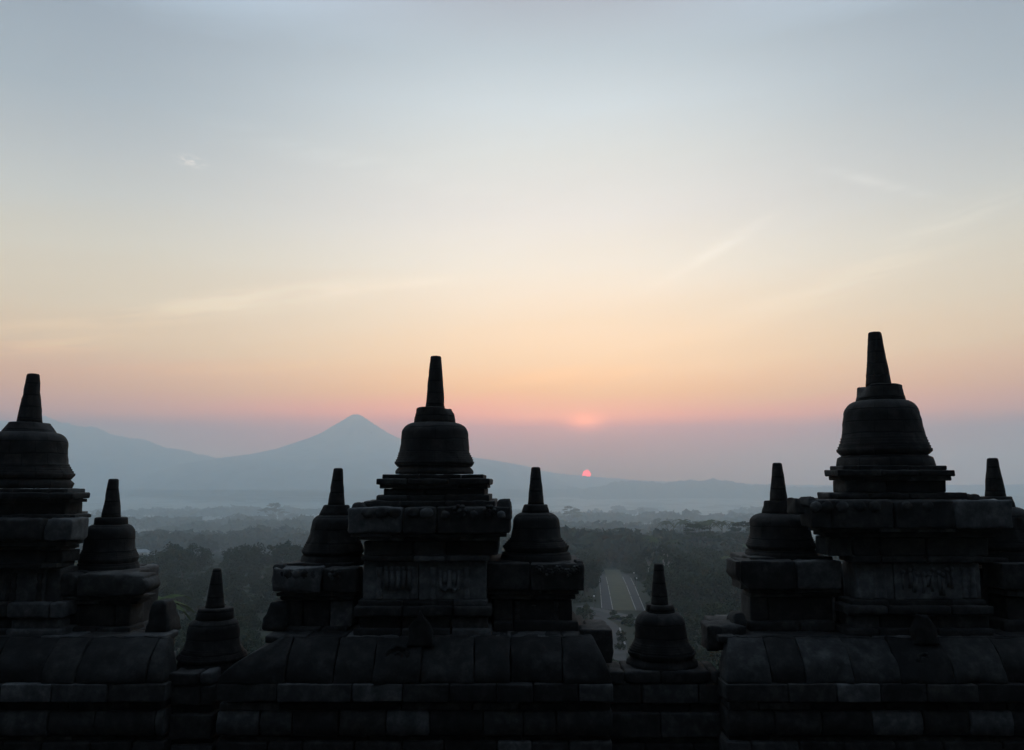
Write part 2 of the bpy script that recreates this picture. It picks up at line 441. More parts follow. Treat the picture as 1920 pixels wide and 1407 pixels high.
# avenue: grass between two paved lanes, pale kerbs
iln, ilf = G(1149, 1145), G(1136.5, 1084)
irn, irf = G(1192.5, 1146), G(1168, 1084)
oln, olf = G(1128.5, 1143), G(1123.5, 1083)
orn, orf = G(1209, 1147), G(1183, 1086)
def extend(n, f, k): return f + (f - n) * k
ilF, irF, olF, orF = (extend(a, c, 0.2) for a, c in ((iln, ilf), (irn, irf), (oln, olf), (orn, orf)))
strip('lawn', LAWN, [iln, extend(iln, ilf, 0.5)], [irn, extend(irn, irf, 0.5)], 0.10)
strip('road', ASPHALT, [oln, olF], [iln, ilF], 0.14)
strip('road', ASPHALT, [irn, irF], [orn, orF], 0.14)
def kerb(a, c, w=0.2):
    d = c - a; nn = 24
    pts = [a + d * (i / nn) for i in range(nn + 1)]
    q = Vector((-d.y, d.x, 0)).normalized() * (w / 2)
    v, f = [], []
    for p in pts:
        z = float(gz(p.x, p.y))
        for s, h in ((-1, 0), (-1, 0.32), (1, 0.32), (1, 0)):
            v.append((p.x + q.x * s, p.y + q.y * s, z + h))
    for i in range(nn):
        for j in range(3):
            f.append((i * 4 + j, i * 4 + j + 1, i * 4 + j + 5, i * 4 + j + 4))
    f.append((0, 1, 2, 3)); f.append((nn * 4 + 3, nn * 4 + 2, nn * 4 + 1, nn * 4))
    tag(mesh_np('kerb', v, f, KERB), kind='structure')
def lerp(a, c, k): return a + (c - a) * k
for a, c in ((oln, olf), (iln, ilf), (irn, irf), (orn, orf)):
    for k0, k1 in ((0.0, 0.30), (0.33, 0.62), (0.66, 1.02)):
        kerb(lerp(a, c, k0), lerp(a, c, k1))
# cross road in front of the avenue and the paths below it
cr = [G(1085, 1138), G(1124, 1145.5), G(1160, 1154), G(1192, 1162), G(1240, 1172), G(1330, 1186)]
strip('road', PAVING, *ribbon(cr, 3.4), 0.18)
strip('road', ASPHALT, *ribbon([G(1100, 1147.5), G(1140, 1155), G(1180, 1166), G(1240, 1180)], 5.0), 0.09)
pt = [G(1118, 1158), G(1140, 1172), G(1152, 1190), G(1156, 1212), G(1152, 1240)]
strip('path', ASPHALT, *ribbon(pt, 4.0), 0.12)
strip('path', PAVING, *ribbon([G(1090, 1224), G(1150, 1226), G(1200, 1224), G(1300, 1226)], 3.6), 0.20)
kerb(G(1162, 1180), G(1172, 1212), 0.3)

# ------------------------------------------------------------------ mountains (solid bodies inside the haze)
def fbm(x, y, z=0.0, o=5):
    return mnoise.fractal(Vector((x, y, z)), 1.0, 2.0, o)

def ridge(name, mat, outline, Y, depth_front, depth_back, seed, rough=0.05, nx=320, gully=1.0, crest=0.0):
    xs = np.linspace(outline[0][0], outline[-1][0], nx)
    ys = np.interp(xs, [p[0] for p in outline], [p[1] for p in outline])
    nv = 34
    V = np.zeros((nv, nx, 3))
    for i in range(nx):
        top = P(xs[i], ys[i], Y)
        top.z += crest * (fbm(xs[i] * 0.035, seed, 2.0) + 0.4 * fbm(xs[i] * 0.13, seed, 6.0))
        base = -90.0
        hgt = top.z - base
        for j in range(nv):
            s = j / (nv - 1) * 2 - 1               # -1 front foot, 0 crest, 1 back foot
            dd = depth_front * min(s, 0) + depth_back * max(s, 0)
            prof = 1 - abs(s) ** 0.85 if s < 0 else 1 - s
            n = fbm(xs[i] * 0.012 * gully + seed, s * 1.6 + seed, seed) * rough * hgt * (min(1, abs(s) * 5))
            n2 = fbm(xs[i] * 0.06 * gully + seed, s * 3 + seed, seed + 7) * rough * 0.35 * hgt * (min(1, 0.35 + abs(s) * 3))
            z = base + hgt * max(prof, 0) + (n + n2) * (1 - abs(s) ** 4)
            # spread the slope out along the line of sight, keeping the crest where it stands
            V[j, i] = (top.x * (1 + 0.0 * s), Y + dd + n * 0.8, z)
    ii = np.arange(nv * nx).reshape(nv, nx)
    f = np.stack([ii[:-1, :-1], ii[:-1, 1:], ii[1:, 1:], ii[1:, :-1]], -1).reshape(-1, 4)
    return tag(mesh_np(name, V.reshape(-1, 3), f, mat, smooth=True), kind='structure')

def cone_mountain(name, mat, px, py, Y, outline, seed):
    """free standing volcano: outline gives (distance from the axis in px, height y)"""
    c = P(px, 903, Y)
    k = Y / F
    rs = np.linspace(0, 1, 46) ** 1.2
    nth = 120
    rmax = outline[-1][0] * k
    V = []
    for r in rs:
        for j in range(nth):
            a = 2 * math.pi * j / nth
            d = r * outline[-1][0]
            y = np.interp(d, [o[0] for o in outline], [o[1] for o in outline])
            zc = P(px, y, Y).z
            n = fbm(math.cos(a) * 2.2 + seed, math.sin(a) * 2.2, r * 2.5 + seed)
            g = fbm(math.cos(a) * 6 + seed, math.sin(a) * 6, r * 1.2 + seed)
            z = zc + (n * 10 + g * 14) * min(1, r * 9 + 0.12) * (1 - r)
            z = z - 95 * max(0, (r - 0.72) / 0.28) ** 1.3
            V.append((c.x + math.cos(a) * r * rmax, Y + math.sin(a) * r * rmax * 0.85, z))
    nr = len(rs)
    f = []
    for i in range(nr - 1):
        for j in range(nth):
            f.append((i * nth + j, i * nth + (j + 1) % nth, (i + 1) * nth + (j + 1) % nth, (i + 1) * nth + j))
    return tag(mesh_np(name, V, np.array(f), mat, smooth=True), kind='structure')

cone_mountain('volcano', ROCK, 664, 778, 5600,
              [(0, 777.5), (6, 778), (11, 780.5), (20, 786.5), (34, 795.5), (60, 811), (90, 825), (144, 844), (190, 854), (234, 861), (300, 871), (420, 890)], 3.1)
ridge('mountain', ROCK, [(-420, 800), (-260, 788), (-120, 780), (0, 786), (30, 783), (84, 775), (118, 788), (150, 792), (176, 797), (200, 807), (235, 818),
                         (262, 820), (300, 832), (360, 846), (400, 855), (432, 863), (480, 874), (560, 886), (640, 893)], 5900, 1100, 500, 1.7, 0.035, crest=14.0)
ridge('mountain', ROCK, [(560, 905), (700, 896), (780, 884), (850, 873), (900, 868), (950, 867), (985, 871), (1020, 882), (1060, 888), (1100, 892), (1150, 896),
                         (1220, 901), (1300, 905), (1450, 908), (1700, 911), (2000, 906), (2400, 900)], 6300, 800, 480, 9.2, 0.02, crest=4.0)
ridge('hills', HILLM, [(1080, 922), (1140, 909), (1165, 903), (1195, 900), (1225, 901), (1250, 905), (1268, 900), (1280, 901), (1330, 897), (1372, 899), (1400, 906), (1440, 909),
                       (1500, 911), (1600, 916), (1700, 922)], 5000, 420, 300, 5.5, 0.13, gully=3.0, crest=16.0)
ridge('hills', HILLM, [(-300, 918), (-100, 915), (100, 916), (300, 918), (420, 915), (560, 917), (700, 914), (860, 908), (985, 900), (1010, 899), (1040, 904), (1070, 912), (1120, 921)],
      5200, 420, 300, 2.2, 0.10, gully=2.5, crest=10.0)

# ------------------------------------------------------------------ the rising sun, a dim red ball far behind the ridge
def uvsphere(c, r, nu=32, nv=16, sq=(1, 1, 1)):
    v, f = [], []
    for i in range(nv + 1):
        th = math.pi * i / nv
        for j in range(nu):
            a = 2 * math.pi * j / nu
            v.append((c[0] + r * sq[0] * math.sin(th) * math.cos(a), c[1] + r * sq[1] * math.sin(th) * math.sin(a), c[2] + r * sq[2] * math.cos(th)))
    for i in range(nv):
        for j in range(nu):
            f.append((i * nu + j, (i + 1) * nu + j, (i + 1) * nu + (j + 1) % nu, i * nu + (j + 1) % nu))
    return v, f
sm = bpy.data.materials.new('sun_fire'); sm.use_nodes = True
st = sm.node_tree; st.nodes.clear()
so = st.nodes.new('ShaderNodeOutputMaterial'); se = st.nodes.new('ShaderNodeEmission')
se.inputs[0].default_value = (1.0, 0.03, 0.035, 1); se.inputs[1].default_value = 17.0
st.links.new(se.outputs[0], so.inputs[0])
sm.cycles.emission_sampling = 'NONE'
SUN_D = 30000.0
sc_ = P(1100, 889.4, SUN_D)
sv, sf = uvsphere(sc_, 7.5 / F * SUN_D)
tag(mesh_np('sun', sv, sf, sm, smooth=True, loc=sc_), 'dim red sun half risen behind the hazy ridge', 'sun')

# ------------------------------------------------------------------ stones
def ax_coords(h, r, res):
    n = max(1, int(round(2 * (h - r) / res)))
    mid_ = np.linspace(-(h - r), h - r, n + 1)
    return np.r_[-h, -h + r * 0.35, mid_, h - r * 0.35, h]

def stone(mb, X0, X1, Z0, Z1, Y0, Y1, seed=0, r=0.02, amp=0.008, res=0.07, deform=None, wear=0.8):
    cx, cy, cz = (X0 + X1) / 2, (Y0 + Y1) / 2, (Z0 + Z1) / 2
    hx, hy, hz = abs(X1 - X0) / 2, abs(Y1 - Y0) / 2, abs(Z1 - Z0) / 2
    r = min(r, hx * 0.45, hy * 0.45, hz * 0.45)
    ax = ax_coords(hx, r, res); ay = ax_coords(hy, r, max(res, hy / 4)); az_ = ax_coords(hz, r, min(res, 0.05))
    nx, ny, nz = len(ax), len(ay), len(az_)
    ids = {}
    verts = []
    def vid(i, j, k):
        key = (i, j, k)
        if key in ids: return ids[key]
        p = Vector((ax[i], ay[j], az_[k]))
        wp = Vector((cx, cy, cz)) + p
        nzv = mnoise.noise(wp * 3.1 + Vector((seed * 7.3, seed * 1.7, 0)))
        rl = r * (1.0 + wear * max(-0.5, nzv * 1.6))
        inn = Vector((max(-hx + rl, min(hx - rl, p.x)), max(-hy + rl, min(hy - rl, p.y)), max(-hz + rl, min(hz - rl, p.z))))
        d = p - inn
        ln = d.length
        nrm = d / ln if ln > 1e-9 else Vector((0, 0, 0))
        q = inn + nrm * min(ln, rl)
        q += nrm * (amp * mnoise.noise(wp * 6.0 + Vector((seed, 0, 0))) + amp * 0.6 * mnoise.noise(wp * 17.0))
        if deform is not None:
            q = deform(q, min(1, max(0, (p.x + hx) / (2 * hx))), min(1, max(0, (p.z + hz) / (2 * hz))), min(1, max(0, (p.y + hy) / (2 * hy))))
        ids[key] = len(verts)
        verts.append((cx + q.x, cy + q.y, cz + q.z))
        return ids[key]
    f = []
    for i in range(nx - 1):
        for k in range(nz - 1):
            f.append((vid(i, 0, k), vid(i + 1, 0, k), vid(i + 1, 0, k + 1), vid(i, 0, k + 1)))
            f.append((vid(i + 1, ny - 1, k), vid(i, ny - 1, k), vid(i, ny - 1, k + 1), vid(i + 1, ny - 1, k + 1)))
    for j in range(ny - 1):
        for k in range(nz - 1):
            f.append((vid(0, j + 1, k), vid(0, j, k), vid(0, j, k + 1), vid(0, j + 1, k + 1)))
            f.append((vid(nx - 1, j, k), vid(nx - 1, j + 1, k), vid(nx - 1, j + 1, k + 1), vid(nx - 1, j, k + 1)))
    for i in range(nx - 1):
        for j in range(ny - 1):
            f.append((vid(i, j, nz - 1), vid(i + 1, j, nz - 1), vid(i + 1, j + 1, nz - 1), vid(i, j + 1, nz - 1)))
            f.append((vid(i, j + 1, 0), vid(i + 1, j + 1, 0), vid(i + 1, j, 0), vid(i, j, 0)))
    mb.add(verts, f)

RND = random.Random(11)
SEED = [0]
def course(mb, x0, x1, y0, y1, Yf, depth, joints=None, w=95, r=0.02, amp=0.008, jit=0.012, deform=None, gap=0.006, wear=0.8, ztop=None):
    """one masonry course: stones between photo columns x0..x1, rows y0 (top) .. y1 (bottom), front face at distance Yf"""
    if joints is None:
        joints = []
        x = x0 + w * RND.uniform(0.6, 1.2)
        while x < x1 - 0.45 * w:
            joints.append(x); x += w * RND.uniform(0.75, 1.3)
    xs = [x0] + list(joints) + [x1]
    Zt, Zb = P(960, y0, Yf).z, P(960, y1, Yf).z
    ym = (y0 + y1) / 2
    nst = len(xs) - 1
    facet = 0.42
    inner_r = xs[-1] < 900; inner_l = xs[0] > 1020
    split = (inner_r or inner_l) and depth > facet + 0.25
    for i in range(nst):
        SEED[0] += 1
        a, c = P(xs[i], ym, Yf).x, P(xs[i + 1], ym, Yf).x
        g0 = gap if i > 0 else 0; g1 = gap if i < nst - 1 else 0
        jy = RND.uniform(-jit, jit); jz = RND.uniform(-jit, 0) * 0.5
        dfn = None
        if deform is not None:
            dfn = (lambda q, uu, vv, ww, i=i: deform(q, uu, vv, ww, i, nst))
        if split:
            if inner_r and i == nst - 1: c = P(xs[-1], ym, Yf + facet).x
            if inner_l and i == 0: a = P(xs[0], ym, Yf + facet).x
        stone(mb, a + g0, c - g1, Zb, Zt + jz, Yf + jy, Yf + facet if split else Yf + depth, SEED[0], r, amp, deform=dfn, wear=wear)
    if split:
        # the end facing the middle steps back: a narrower core stands behind the front slab
        Yb = Yf + depth
        A, B = P(xs[0], ym, Yf).x, P(xs[-1], ym, Yf).x
        if inner_r: B = P(xs[-1], ym, Yb).x - 0.06
        else: A = P(xs[0], ym, Yb).x + 0.06
        if B - A > 0.2:
            stone(mb, A, B, Zb, Zt - 0.012, Yf + facet + 0.004, Yb, SEED[0] + 500, r, amp, res=0.2, wear=wear)

def ogee(drop):
    """convex shoulder: the top of the front leans back, the foot stands forward; the outer ends of a run are rounded too"""
    def fn(q, uu, vv, ww, i, n_, drop=drop):
        k = vv ** 2.2
        q = Vector(q)
        q.y += drop * k * (1 - ww)
        return q
    return fn

# ------------------------------------------------------------------ lathe for stupas
def lathe(mb, X, Y, prof, seg=72, seed=0, amp=0.006, lean=0.0, cap=True, chips=()):
    """prof: list (z, radius) from top to bottom; lean: x shift per metre of height"""
    # refine
    pr = []
    for i in range(len(prof) - 1):
        (z0, r0), (z1, r1) = prof[i], prof[i + 1]
        n = max(1, int(abs(z0 - z1) / 0.045))
        for k in range(n): pr.append((z0 + (z1 - z0) * k / n, r0 + (r1 - r0) * k / n))
    pr.append(prof[-1])
    zb = prof[-1][0]
    V = []
    for z, r_ in pr:
        for j in range(seg):
            a = 2 * math.pi * j / seg
            p = Vector((r_ * math.cos(a), r_ * math.sin(a), z))
            n = mnoise.noise(p * 4 + Vector((seed * 3.3, seed, X))) * amp + mnoise.noise(p * 13 + Vector((seed, X, 0))) * amp * 0.7 - max(0, mnoise.noise(p * 7 + Vector((X, seed * 5, 2))) - 0.35) * amp * 5
            rr = max(r_ + n * min(1, r_ * 12), 0.001)
            zz = z
            for (ca, cw, cz, cd) in chips:       # broken edge: angle, half width, depth down from z, inward
                da = abs((a - ca + math.pi) % (2 * math.pi) - math.pi)
                if da < cw and z > cz:
                    k = 1 - (da / cw) ** 2
                    rr -= cd * k * (z - cz) / max(prof[0][0] - cz, 1e-3) ; zz = z - 0.35 * cd * k
            V.append((X + rr * math.cos(a) + lean * (zz - zb), Y + rr * math.sin(a), zz))
    f = []
    m = len(pr)
    for i in range(m - 1):
        for j in range(seg):
            f.append((i * seg + j, (i + 1) * seg + j, (i + 1) * seg + (j + 1) % seg, i * seg + (j + 1) % seg))
    if cap:
        f.append(tuple(range(seg)))
        f.append(tuple(reversed(range((m - 1) * seg, m * seg))))
    mb.add(V, f)

def stupa(label, Yc, axis, rows, rings=0, lean=0.0, seed=1, chips=(), plinth=None, group=None, sides=8, spire_mb=None):
    """rows: dict of part -> list of (photo y, half width px); axis (x, y): a point of the axis"""
    X = P(axis[0], axis[1], Yc).x
    k = lambda y: (P(960 + 100, y, Yc).x) / 100.0
    last = rows['base'][-1][0]
    zb = P(960, last, Yc).z
    root = empty('stupa', (X, Yc, zb))
    tag(root, label, 'stupa', group)
    def prof(lst): return [(P(960, y, Yc).z, hw * k(y)) for y, hw in lst]
    def part(name, lst, seg, ch=(), amp=0.012, sm=True):
        mb = MB()
        pr = prof(lst)
        ztop = pr[0][0]
        lathe(mb, X + lean * (pr[-1][0] - zb), Yc, pr, seg, seed, amp, lean, chips=ch)
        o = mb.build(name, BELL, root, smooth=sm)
        return o
    part('spire', rows['spire'], 40, amp=0.006)
    part('spire_block', rows['block'], 48, ch=chips, amp=0.016)
    d = part('dome', rows['dome'], 80)
    part('lotus_base', rows['base'], 80)
    if plinth:
        mb = MB()
        for (x0, x1, y0, y1) in plinth:
            hw = (x1 - x0) / 2 * k(y0)
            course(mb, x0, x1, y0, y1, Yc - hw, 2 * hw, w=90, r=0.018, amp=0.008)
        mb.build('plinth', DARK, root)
    return root

def bell(y_top, y_lip, hw_top, hw_sh, hw_low, hw_lip, rings=5):
    """bell outline: shoulder, nearly straight flank, ringed flare, lip, undercut"""
    h = y_lip - y_top
    o = [(y_top, hw_top * 0.9)]
    for k in range(1, 9):
        a = k / 8 * math.pi / 2
        o.append((y_top + 0.30 * h * (1 - math.cos(a)) , hw_top * 0.9 + (hw_sh - hw_top * 0.9) * math.sin(a)))
    o.append((y_top + 0.52 * h, hw_sh + (hw_low - hw_sh) * 0.35))
    o.append((y_top + 0.72 * h, hw_low))
    y0, y1 = y_top + 0.72 * h, y_lip - 1
    n = rings
    for i in range(n):
        f0 = i / n; f1 = (i + 1) / n
        ra = hw_low + (hw_lip - hw_low) * (f0 ** 1.2); rb = hw_low + (hw_lip - hw_low) * (f1 ** 1.2)
        o.append((y0 + (y1 - y0) * (f0 + 0.15 / n), ra + 0.4))
        o.append((y0 + (y1 - y0) * (f0 + 0.35 / n), rb + 0.4))
        o.append((y0 + (y1 - y0) * (f0 + 0.92 / n), rb))
    o.append((y_lip, hw_lip))
    return o

def std_rows(sp, blk, bl, under, base):
    """sp (ytop, hw, ybase, hw); blk (y0,hw,y1,hw); bl = bell(...); under (y,hw); base (y0,hw,y1,hw)"""
    s = [(sp[0], sp[1] * 0.55), (sp[0] + 0.8, sp[1] * 0.88), (sp[0] + 3.0, sp[1]), (sp[2] + 1, sp[3])]
    bk = [(blk[0], blk[1] * 0.9), (blk[0] + 1.2, blk[1] * 0.985), (blk[0] + 3, blk[1]), (blk[2] + 2, blk[3])]
    d = bl + [(bl[-1][0] + (under[0] - bl[-1][0]) * 0.7, under[1] + (bl[-1][1] - under[1]) * 0.35), (under[0], under[1])]
    h = base[2] - base[0]
    b_ = [(under[0] - 0.3, under[1] * 0.96), (base[0], base[1] - 1.5), (base[0] + h * 0.3, base[1] + 0.3), (base[0] + h * 0.7, base[3]), (base[2], base[3] - 1.0)]
    return dict(spire=s, block=bk, dome=d, base=b_)

# ------------------------------------------------------------------ carved relief pieces
def tube(mb, pts, r0, r1=None, seg=8):
    r1 = r0 if r1 is None else r1
    V = []; n = len(pts)
    for i, p in enumerate(pts):
        d = (pts[min(i + 1, n - 1)] - pts[max(i - 1, 0)])
        d = d.normalized() if d.length > 1e-9 else Vector((0, 0, 1))
        a = d.orthogonal().normalized(); b_ = d.cross(a)
        r_ = r0 + (r1 - r0) * i / max(1, n - 1)
        for j in range(seg):
            t_ = 2 * math.pi * j / seg
            V.append(p + (a * math.cos(t_) + b_ * math.sin(t_)) * r_)
    f = []
    for i in range(n - 1):
        for j in range(seg):
            f.append((i * seg + j, i * seg + (j + 1) % seg, (i + 1) * seg + (j + 1) % seg, (i + 1) * seg + j))
    f.append(tuple(reversed(range(seg)))); f.append(tuple(range((n - 1) * seg, n * seg)))
    mb.add(V, f)

def blob(mb, c, rx, ry, rz, seed=0, amp=0.25):
    v, f = uvsphere((0, 0, 0), 1.0, 12, 8)
    out = []
    for p in v:
        q = Vector(p)
        n = 1 + amp * mnoise.noise(q * 1.8 + Vector((seed * 2.1, seed, 0)))
        out.append((c[0] + q.x * rx * n, c[1] + q.y * ry * n, c[2] + q.z * rz * n))
    mb.add(out, f)

def rosette(mb, px, py, Y, size, seed=0):
    c = P(px, py, Y); s = size * Y / F
    for k in range(7):
        a = 2 * math.pi * k / 7 + seed
        blob(mb, (c.x + math.cos(a) * s * 0.6, c.y, c.z + math.sin(a) * s * 0.6), s * 0.36, 0.03, s * 0.30, seed + k)
    blob(mb, (c.x, c.y - 0.015, c.z), s * 0.3, 0.04, s * 0.3, seed)

def scroll(mb, px, py, Y, size, turn=1, seed=0, drop=0.0):
    c = P(px, py, Y); s = size * Y / F
    pts = []
    for k in range(26):
        a = k / 25 * 2 * math.pi * 1.6
        r_ = s * (1 - 0.8 * k / 25)
        x = math.cos(a) * r_ * turn; z = math.sin(a) * r_
        pts.append(Vector((c.x + x, c.y + drop * z, c.z + z)))
    for k in range(len(pts)):
        pts[k].x += 0.02 * mnoise.noise(Vector((k * 0.5, px, 1))); pts[k].z += 0.02 * mnoise.noise(Vector((k * 0.5, px, 5)))
        pts[k].y += 0.03 + 0.03 * mnoise.noise(Vector((k * 0.4, px, 9)))
    tube(mb, pts, s * 0.20, s * 0.1)

def balusters(mb, px, y0, y1, Y, hw):
    top = P(px, y0, Y); bot = P(px, y1, Y); k = Y / F
    n = 22
    pr = []
    for i in range(n + 1):
        t_ = i / n
        r_ = hw * k * (0.55 + 0.35 * abs(math.sin(t_ * math.pi * 3.0)) + (0.3 if t_ < 0.08 or t_ > 0.92 else 0))
        pr.append((top.z + (bot.z - top.z) * t_, r_))
    lathe(mb, top.x, Y, pr, 12, seed=px, amp=0.004)

def antefix(mb, x0, x1, y0, y1, Yf, depth, top=0.45, seed=0, shift=0.0, lumps=True):
    """upright carved stone narrowing towards its top"""
    a, c = P(x0, (y0 + y1) / 2, Yf).x, P(x1, (y0 + y1) / 2, Yf).x
    Zt, Zb = P(960, y0, Yf).z, P(960, y1, Yf).z
    w = c - a
    def df(q, uu, vv, ww):
        q = Vector(q)
        s = 1 - (1 - top) * vv ** 1.3
        q.x = q.x * (s - 0.12 * math.sin(vv * 9.0) * (top < 0.5)) + shift * w * vv
        q.y = q.y * (1 - 0.3 * vv)
        n = mnoise.noise(Vector((q.x * 9 + seed, q.z * 9, seed)))
        q.y -= 0.03 * n * (1 - ww)
        q.x += 0.02 * mnoise.noise(Vector((seed, q.z * 14, q.y * 5)))
        return q
    v0, f0 = len(mb.v), len(mb.f)
    stone(mb, a, c, Zb, Zt, Yf, Yf + depth, seed, 0.05, 0.014, 0.05, df)
    mb.marks.append((v0, len(mb.v), f0, len(mb.f)))

# ------------------------------------------------------------------ shrine units of the balustrade
def unit(root_px, label, D=10.0):
    p = P(root_px, 1320, D)
    r_ = empty('shrine', (p.x, D + 0.6, P(960, 1600, D).z))
    return tag(r_, label, 'shrine')

def shrine_body(root, x, y, D, tops, wing_cut=None):
    pass

def build_part(root, name, items, relief=None, mat=None):
    mb = MB()
    for it in items:
        a = dict(it)
        course(mb, **a)
    o = mb.build(name, mat or STONE, root)
    return o

def cs(x0, x1, y0, y1, Yf, depth=1.6, **k):
    return dict(x0=x0, x1=x1, y0=y0, y1=y1, Yf=Yf, depth=depth, **k)

def relief(parent, name, fn):
    """carving goes into the mesh of the part it is cut from; each upright antefix stone is a part of its own"""
    mb = MB(); mb.marks = []
    fn(mb)
    root = parent if parent.type == 'EMPTY' else parent.parent
    used_v, used_f = set(), set()
    for v0, v1, f0, f1 in mb.marks:
        mesh_np('antefix', np.array(mb.v[v0:v1]), [tuple(i - v0 for i in f) for f in mb.f[f0:f1]], DARK, root, True)
        used_v.update(range(v0, v1)); used_f.update(range(f0, f1))
    rest = [i for i in range(len(mb.v)) if i not in used_v]
    if not rest: return
    remap = {o: n for n, o in enumerate(rest)}
    me = parent.data
    off = wloc(root)
    ov = [tuple(v.co) for v in me.vertices]; of = [tuple(p.vertices) for p in me.polygons]
    nv = [tuple(Vector(mb.v[i]) - off) for i in rest]
    nf = [tuple(remap[i] + len(ov) for i in f) for k, f in enumerate(mb.f) if k not in used_f]
    m2 = bpy.data.meshes.new(me.name)
    m2.from_pydata(ov + nv, [], of + nf); m2.update()
    m2.polygons.foreach_set('use_smooth', np.ones(len(m2.polygons), dtype=bool))
    m2.materials.append(me.materials[0])
    parent.data = m2

LOW = 1600
def base_courses(root, x0, x1, jA, jB, left_round=0.0, right_round=0.0, og_j=None, top_x=None):
    tx0, tx1 = top_x
    build_part(root, 'ledge', [cs(tx0, tx1, 1193, 1205, 9.80, 1.7, w=80, r=0.03, amp=0.015)])
    def og(q, uu, vv, ww, i, n_):
        q = Vector(q)
        k = vv ** 2.0
        q.y += 0.34 * k * (1 - ww)
        if i == 0 and left_round: q.x += left_round * (vv ** 1.5) * (1 - uu)
        if i == n_ - 1 and right_round: q.x -= right_round * (vv ** 1.5) * uu
        m1 = mnoise.noise(Vector((q.x * 4 + i * 3.1, q.z * 5, i * 1.7 + x0 * 0.01)))
        m2 = mnoise.noise(Vector((q.x * 11 + i, q.z * 12, i * 2.3)))
        q.y -= (0.035 * m1 + 0.016 * m2 - 0.10 * max(0, mnoise.noise(Vector((q.x * 3 + i * 7, q.z * 3, 4.4))) - 0.22)) * (1 - ww)
        q.z -= 0.03 * max(0, m1) * vv
        return q
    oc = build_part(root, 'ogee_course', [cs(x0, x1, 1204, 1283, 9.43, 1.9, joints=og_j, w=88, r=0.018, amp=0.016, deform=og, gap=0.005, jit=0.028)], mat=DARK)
    build_part(root, 'block_course', [cs(x0, x1 + 2, 1283.5, 1317, 9.40, 1.9, joints=jA, w=90, r=0.014, amp=0.006, jit=0.016),
                                      cs(x0 + 6, x1 - 4, 1317.5, 1332, 9.52, 1.7, w=110, r=0.012, amp=0.005)])
    def mould(q, uu, vv, ww, i, n_):
        q = Vector(q)
        q.y -= 0.045 * math.sin(vv * math.pi) * (1 - ww)
        return q
    build_part(root, 'lower_moulding', [cs(x0 + 2, x1, 1333, 1380, 9.50, 1.7, joints=jB, w=90, r=0.02, amp=0.008, deform=mould),
                                        cs(x0 + 6, x1 - 4, 1381, 1391, 9.57, 1.6, w=120, r=0.012, amp=0.005),
                                        cs(x0, x1, 1391.5, 1436, 9.50, 1.7, w=85, r=0.02, amp=0.01),
                                        cs(x0, x1, 1437, 1500, 9.46, 1.8, w=95, r=0.02, amp=0.01),
                                        cs(x0 - 4, x1 + 4, 1501, LOW, 9.36, 1.9, w=110, r=0.02, amp=0.01)])
    return oc

# ---- centre shrine
ce = unit(790, 'middle stone shrine with carved double frieze panel and two side wings')
co = build_part(ce, 'cornice', [
    cs(681, 928, 939, 951, 9.98, 1.6, w=80, r=0.03, amp=0.015),
    cs(650, 957, 950, 1001, 9.78, 2.0, joints=[754, 818], r=0.03, amp=0.016, jit=0.02),
    cs(657, 950, 1001, 1007.5, 9.84, 1.9, w=120), cs(671, 936, 1007.5, 1014, 9.92, 1.8, w=120)])
def rl(mb):
    rosette(mb, 862, 958, 9.76, 14, 1); rosette(mb, 918, 958, 9.76, 13, 2)
    for x in (835, 888, 940): blob(mb, P(x, 966, 9.77), 0.05, 0.03, 0.05, x)
    for x in (690, 715, 740, 775, 800): blob(mb, P(x, 962, 9.77), 0.08, 0.03, 0.06, x)
relief(co, 'rosette_carving', rl)
def rl(mb):
    antefix(mb, 929, 957, 937, 960, 9.82, 0.35, 0.75, 3, 0.1)
    antefix(mb, 943, 959, 941, 975, 9.78, 0.5, 0.8, 5)
    antefix(mb, 655, 684, 943, 956, 9.82, 0.4, 0.6, 4)
relief(co, 'antefix', rl)
def cav(q, uu, vv, ww, i, n_):
    q = Vector(q); q.y += 0.05 * (1 - vv) * (1 - ww) * math.sin(vv * 3.0); return q
build_part(ce, 'neck_moulding', [cs(681, 934, 1014.5, 1042, 9.98, 1.7, joints=[775, 835], r=0.03, deform=cav), cs(676, 918, 1042.5, 1053, 9.93, 1.7, joints=[775, 835])])
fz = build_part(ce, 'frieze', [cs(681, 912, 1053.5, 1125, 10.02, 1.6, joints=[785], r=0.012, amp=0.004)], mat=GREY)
def rl(mb):
    for x in (712, 776, 813, 875): balusters(mb, x, 1063, 1124, 10.02, 7)
    for x in (724, 735, 746, 757, 767):
        tube(mb, [P(x, 1070, 10.01), P(x + 1, 1088, 9.995), P(x - 1, 1106, 10.01)], 0.022, 0.03)
        blob(mb, P(x, 1067, 10.01), 0.03, 0.03, 0.03, x)
    for cx_ in (834, 852):
        tube(mb, [P(cx_ - 8, 1070, 10.01)] + [P(cx_ - 8 * math.cos(a), 1098 + 9 * math.sin(a), 10.0) for a in np.linspace(0, math.pi, 9)] + [P(cx_ + 8, 1070, 10.01)], 0.02)
        blob(mb, P(cx_, 1084, 10.01), 0.03, 0.03, 0.07, cx_)
relief(fz, 'relief_carving', rl)
build_part(ce, 'base_moulding', [cs(671, 915, 1125.5, 1137, 9.95, 1.7, joints=[754, 849]), cs(662, 922, 1137.5, 1157, 9.86, 1.85, joints=[754, 849], r=0.03),
                                 cs(674, 914, 1157.5, 1179, 9.95, 1.7, joints=[752, 846]), cs(662, 922, 1179.5, 1196, 9.85, 1.85, joints=[752, 846])])
relief(ce, 'antefix', lambda mb: antefix(mb, 758, 816, 1148, 1212, 9.60, 0.16, 0.12, 9))
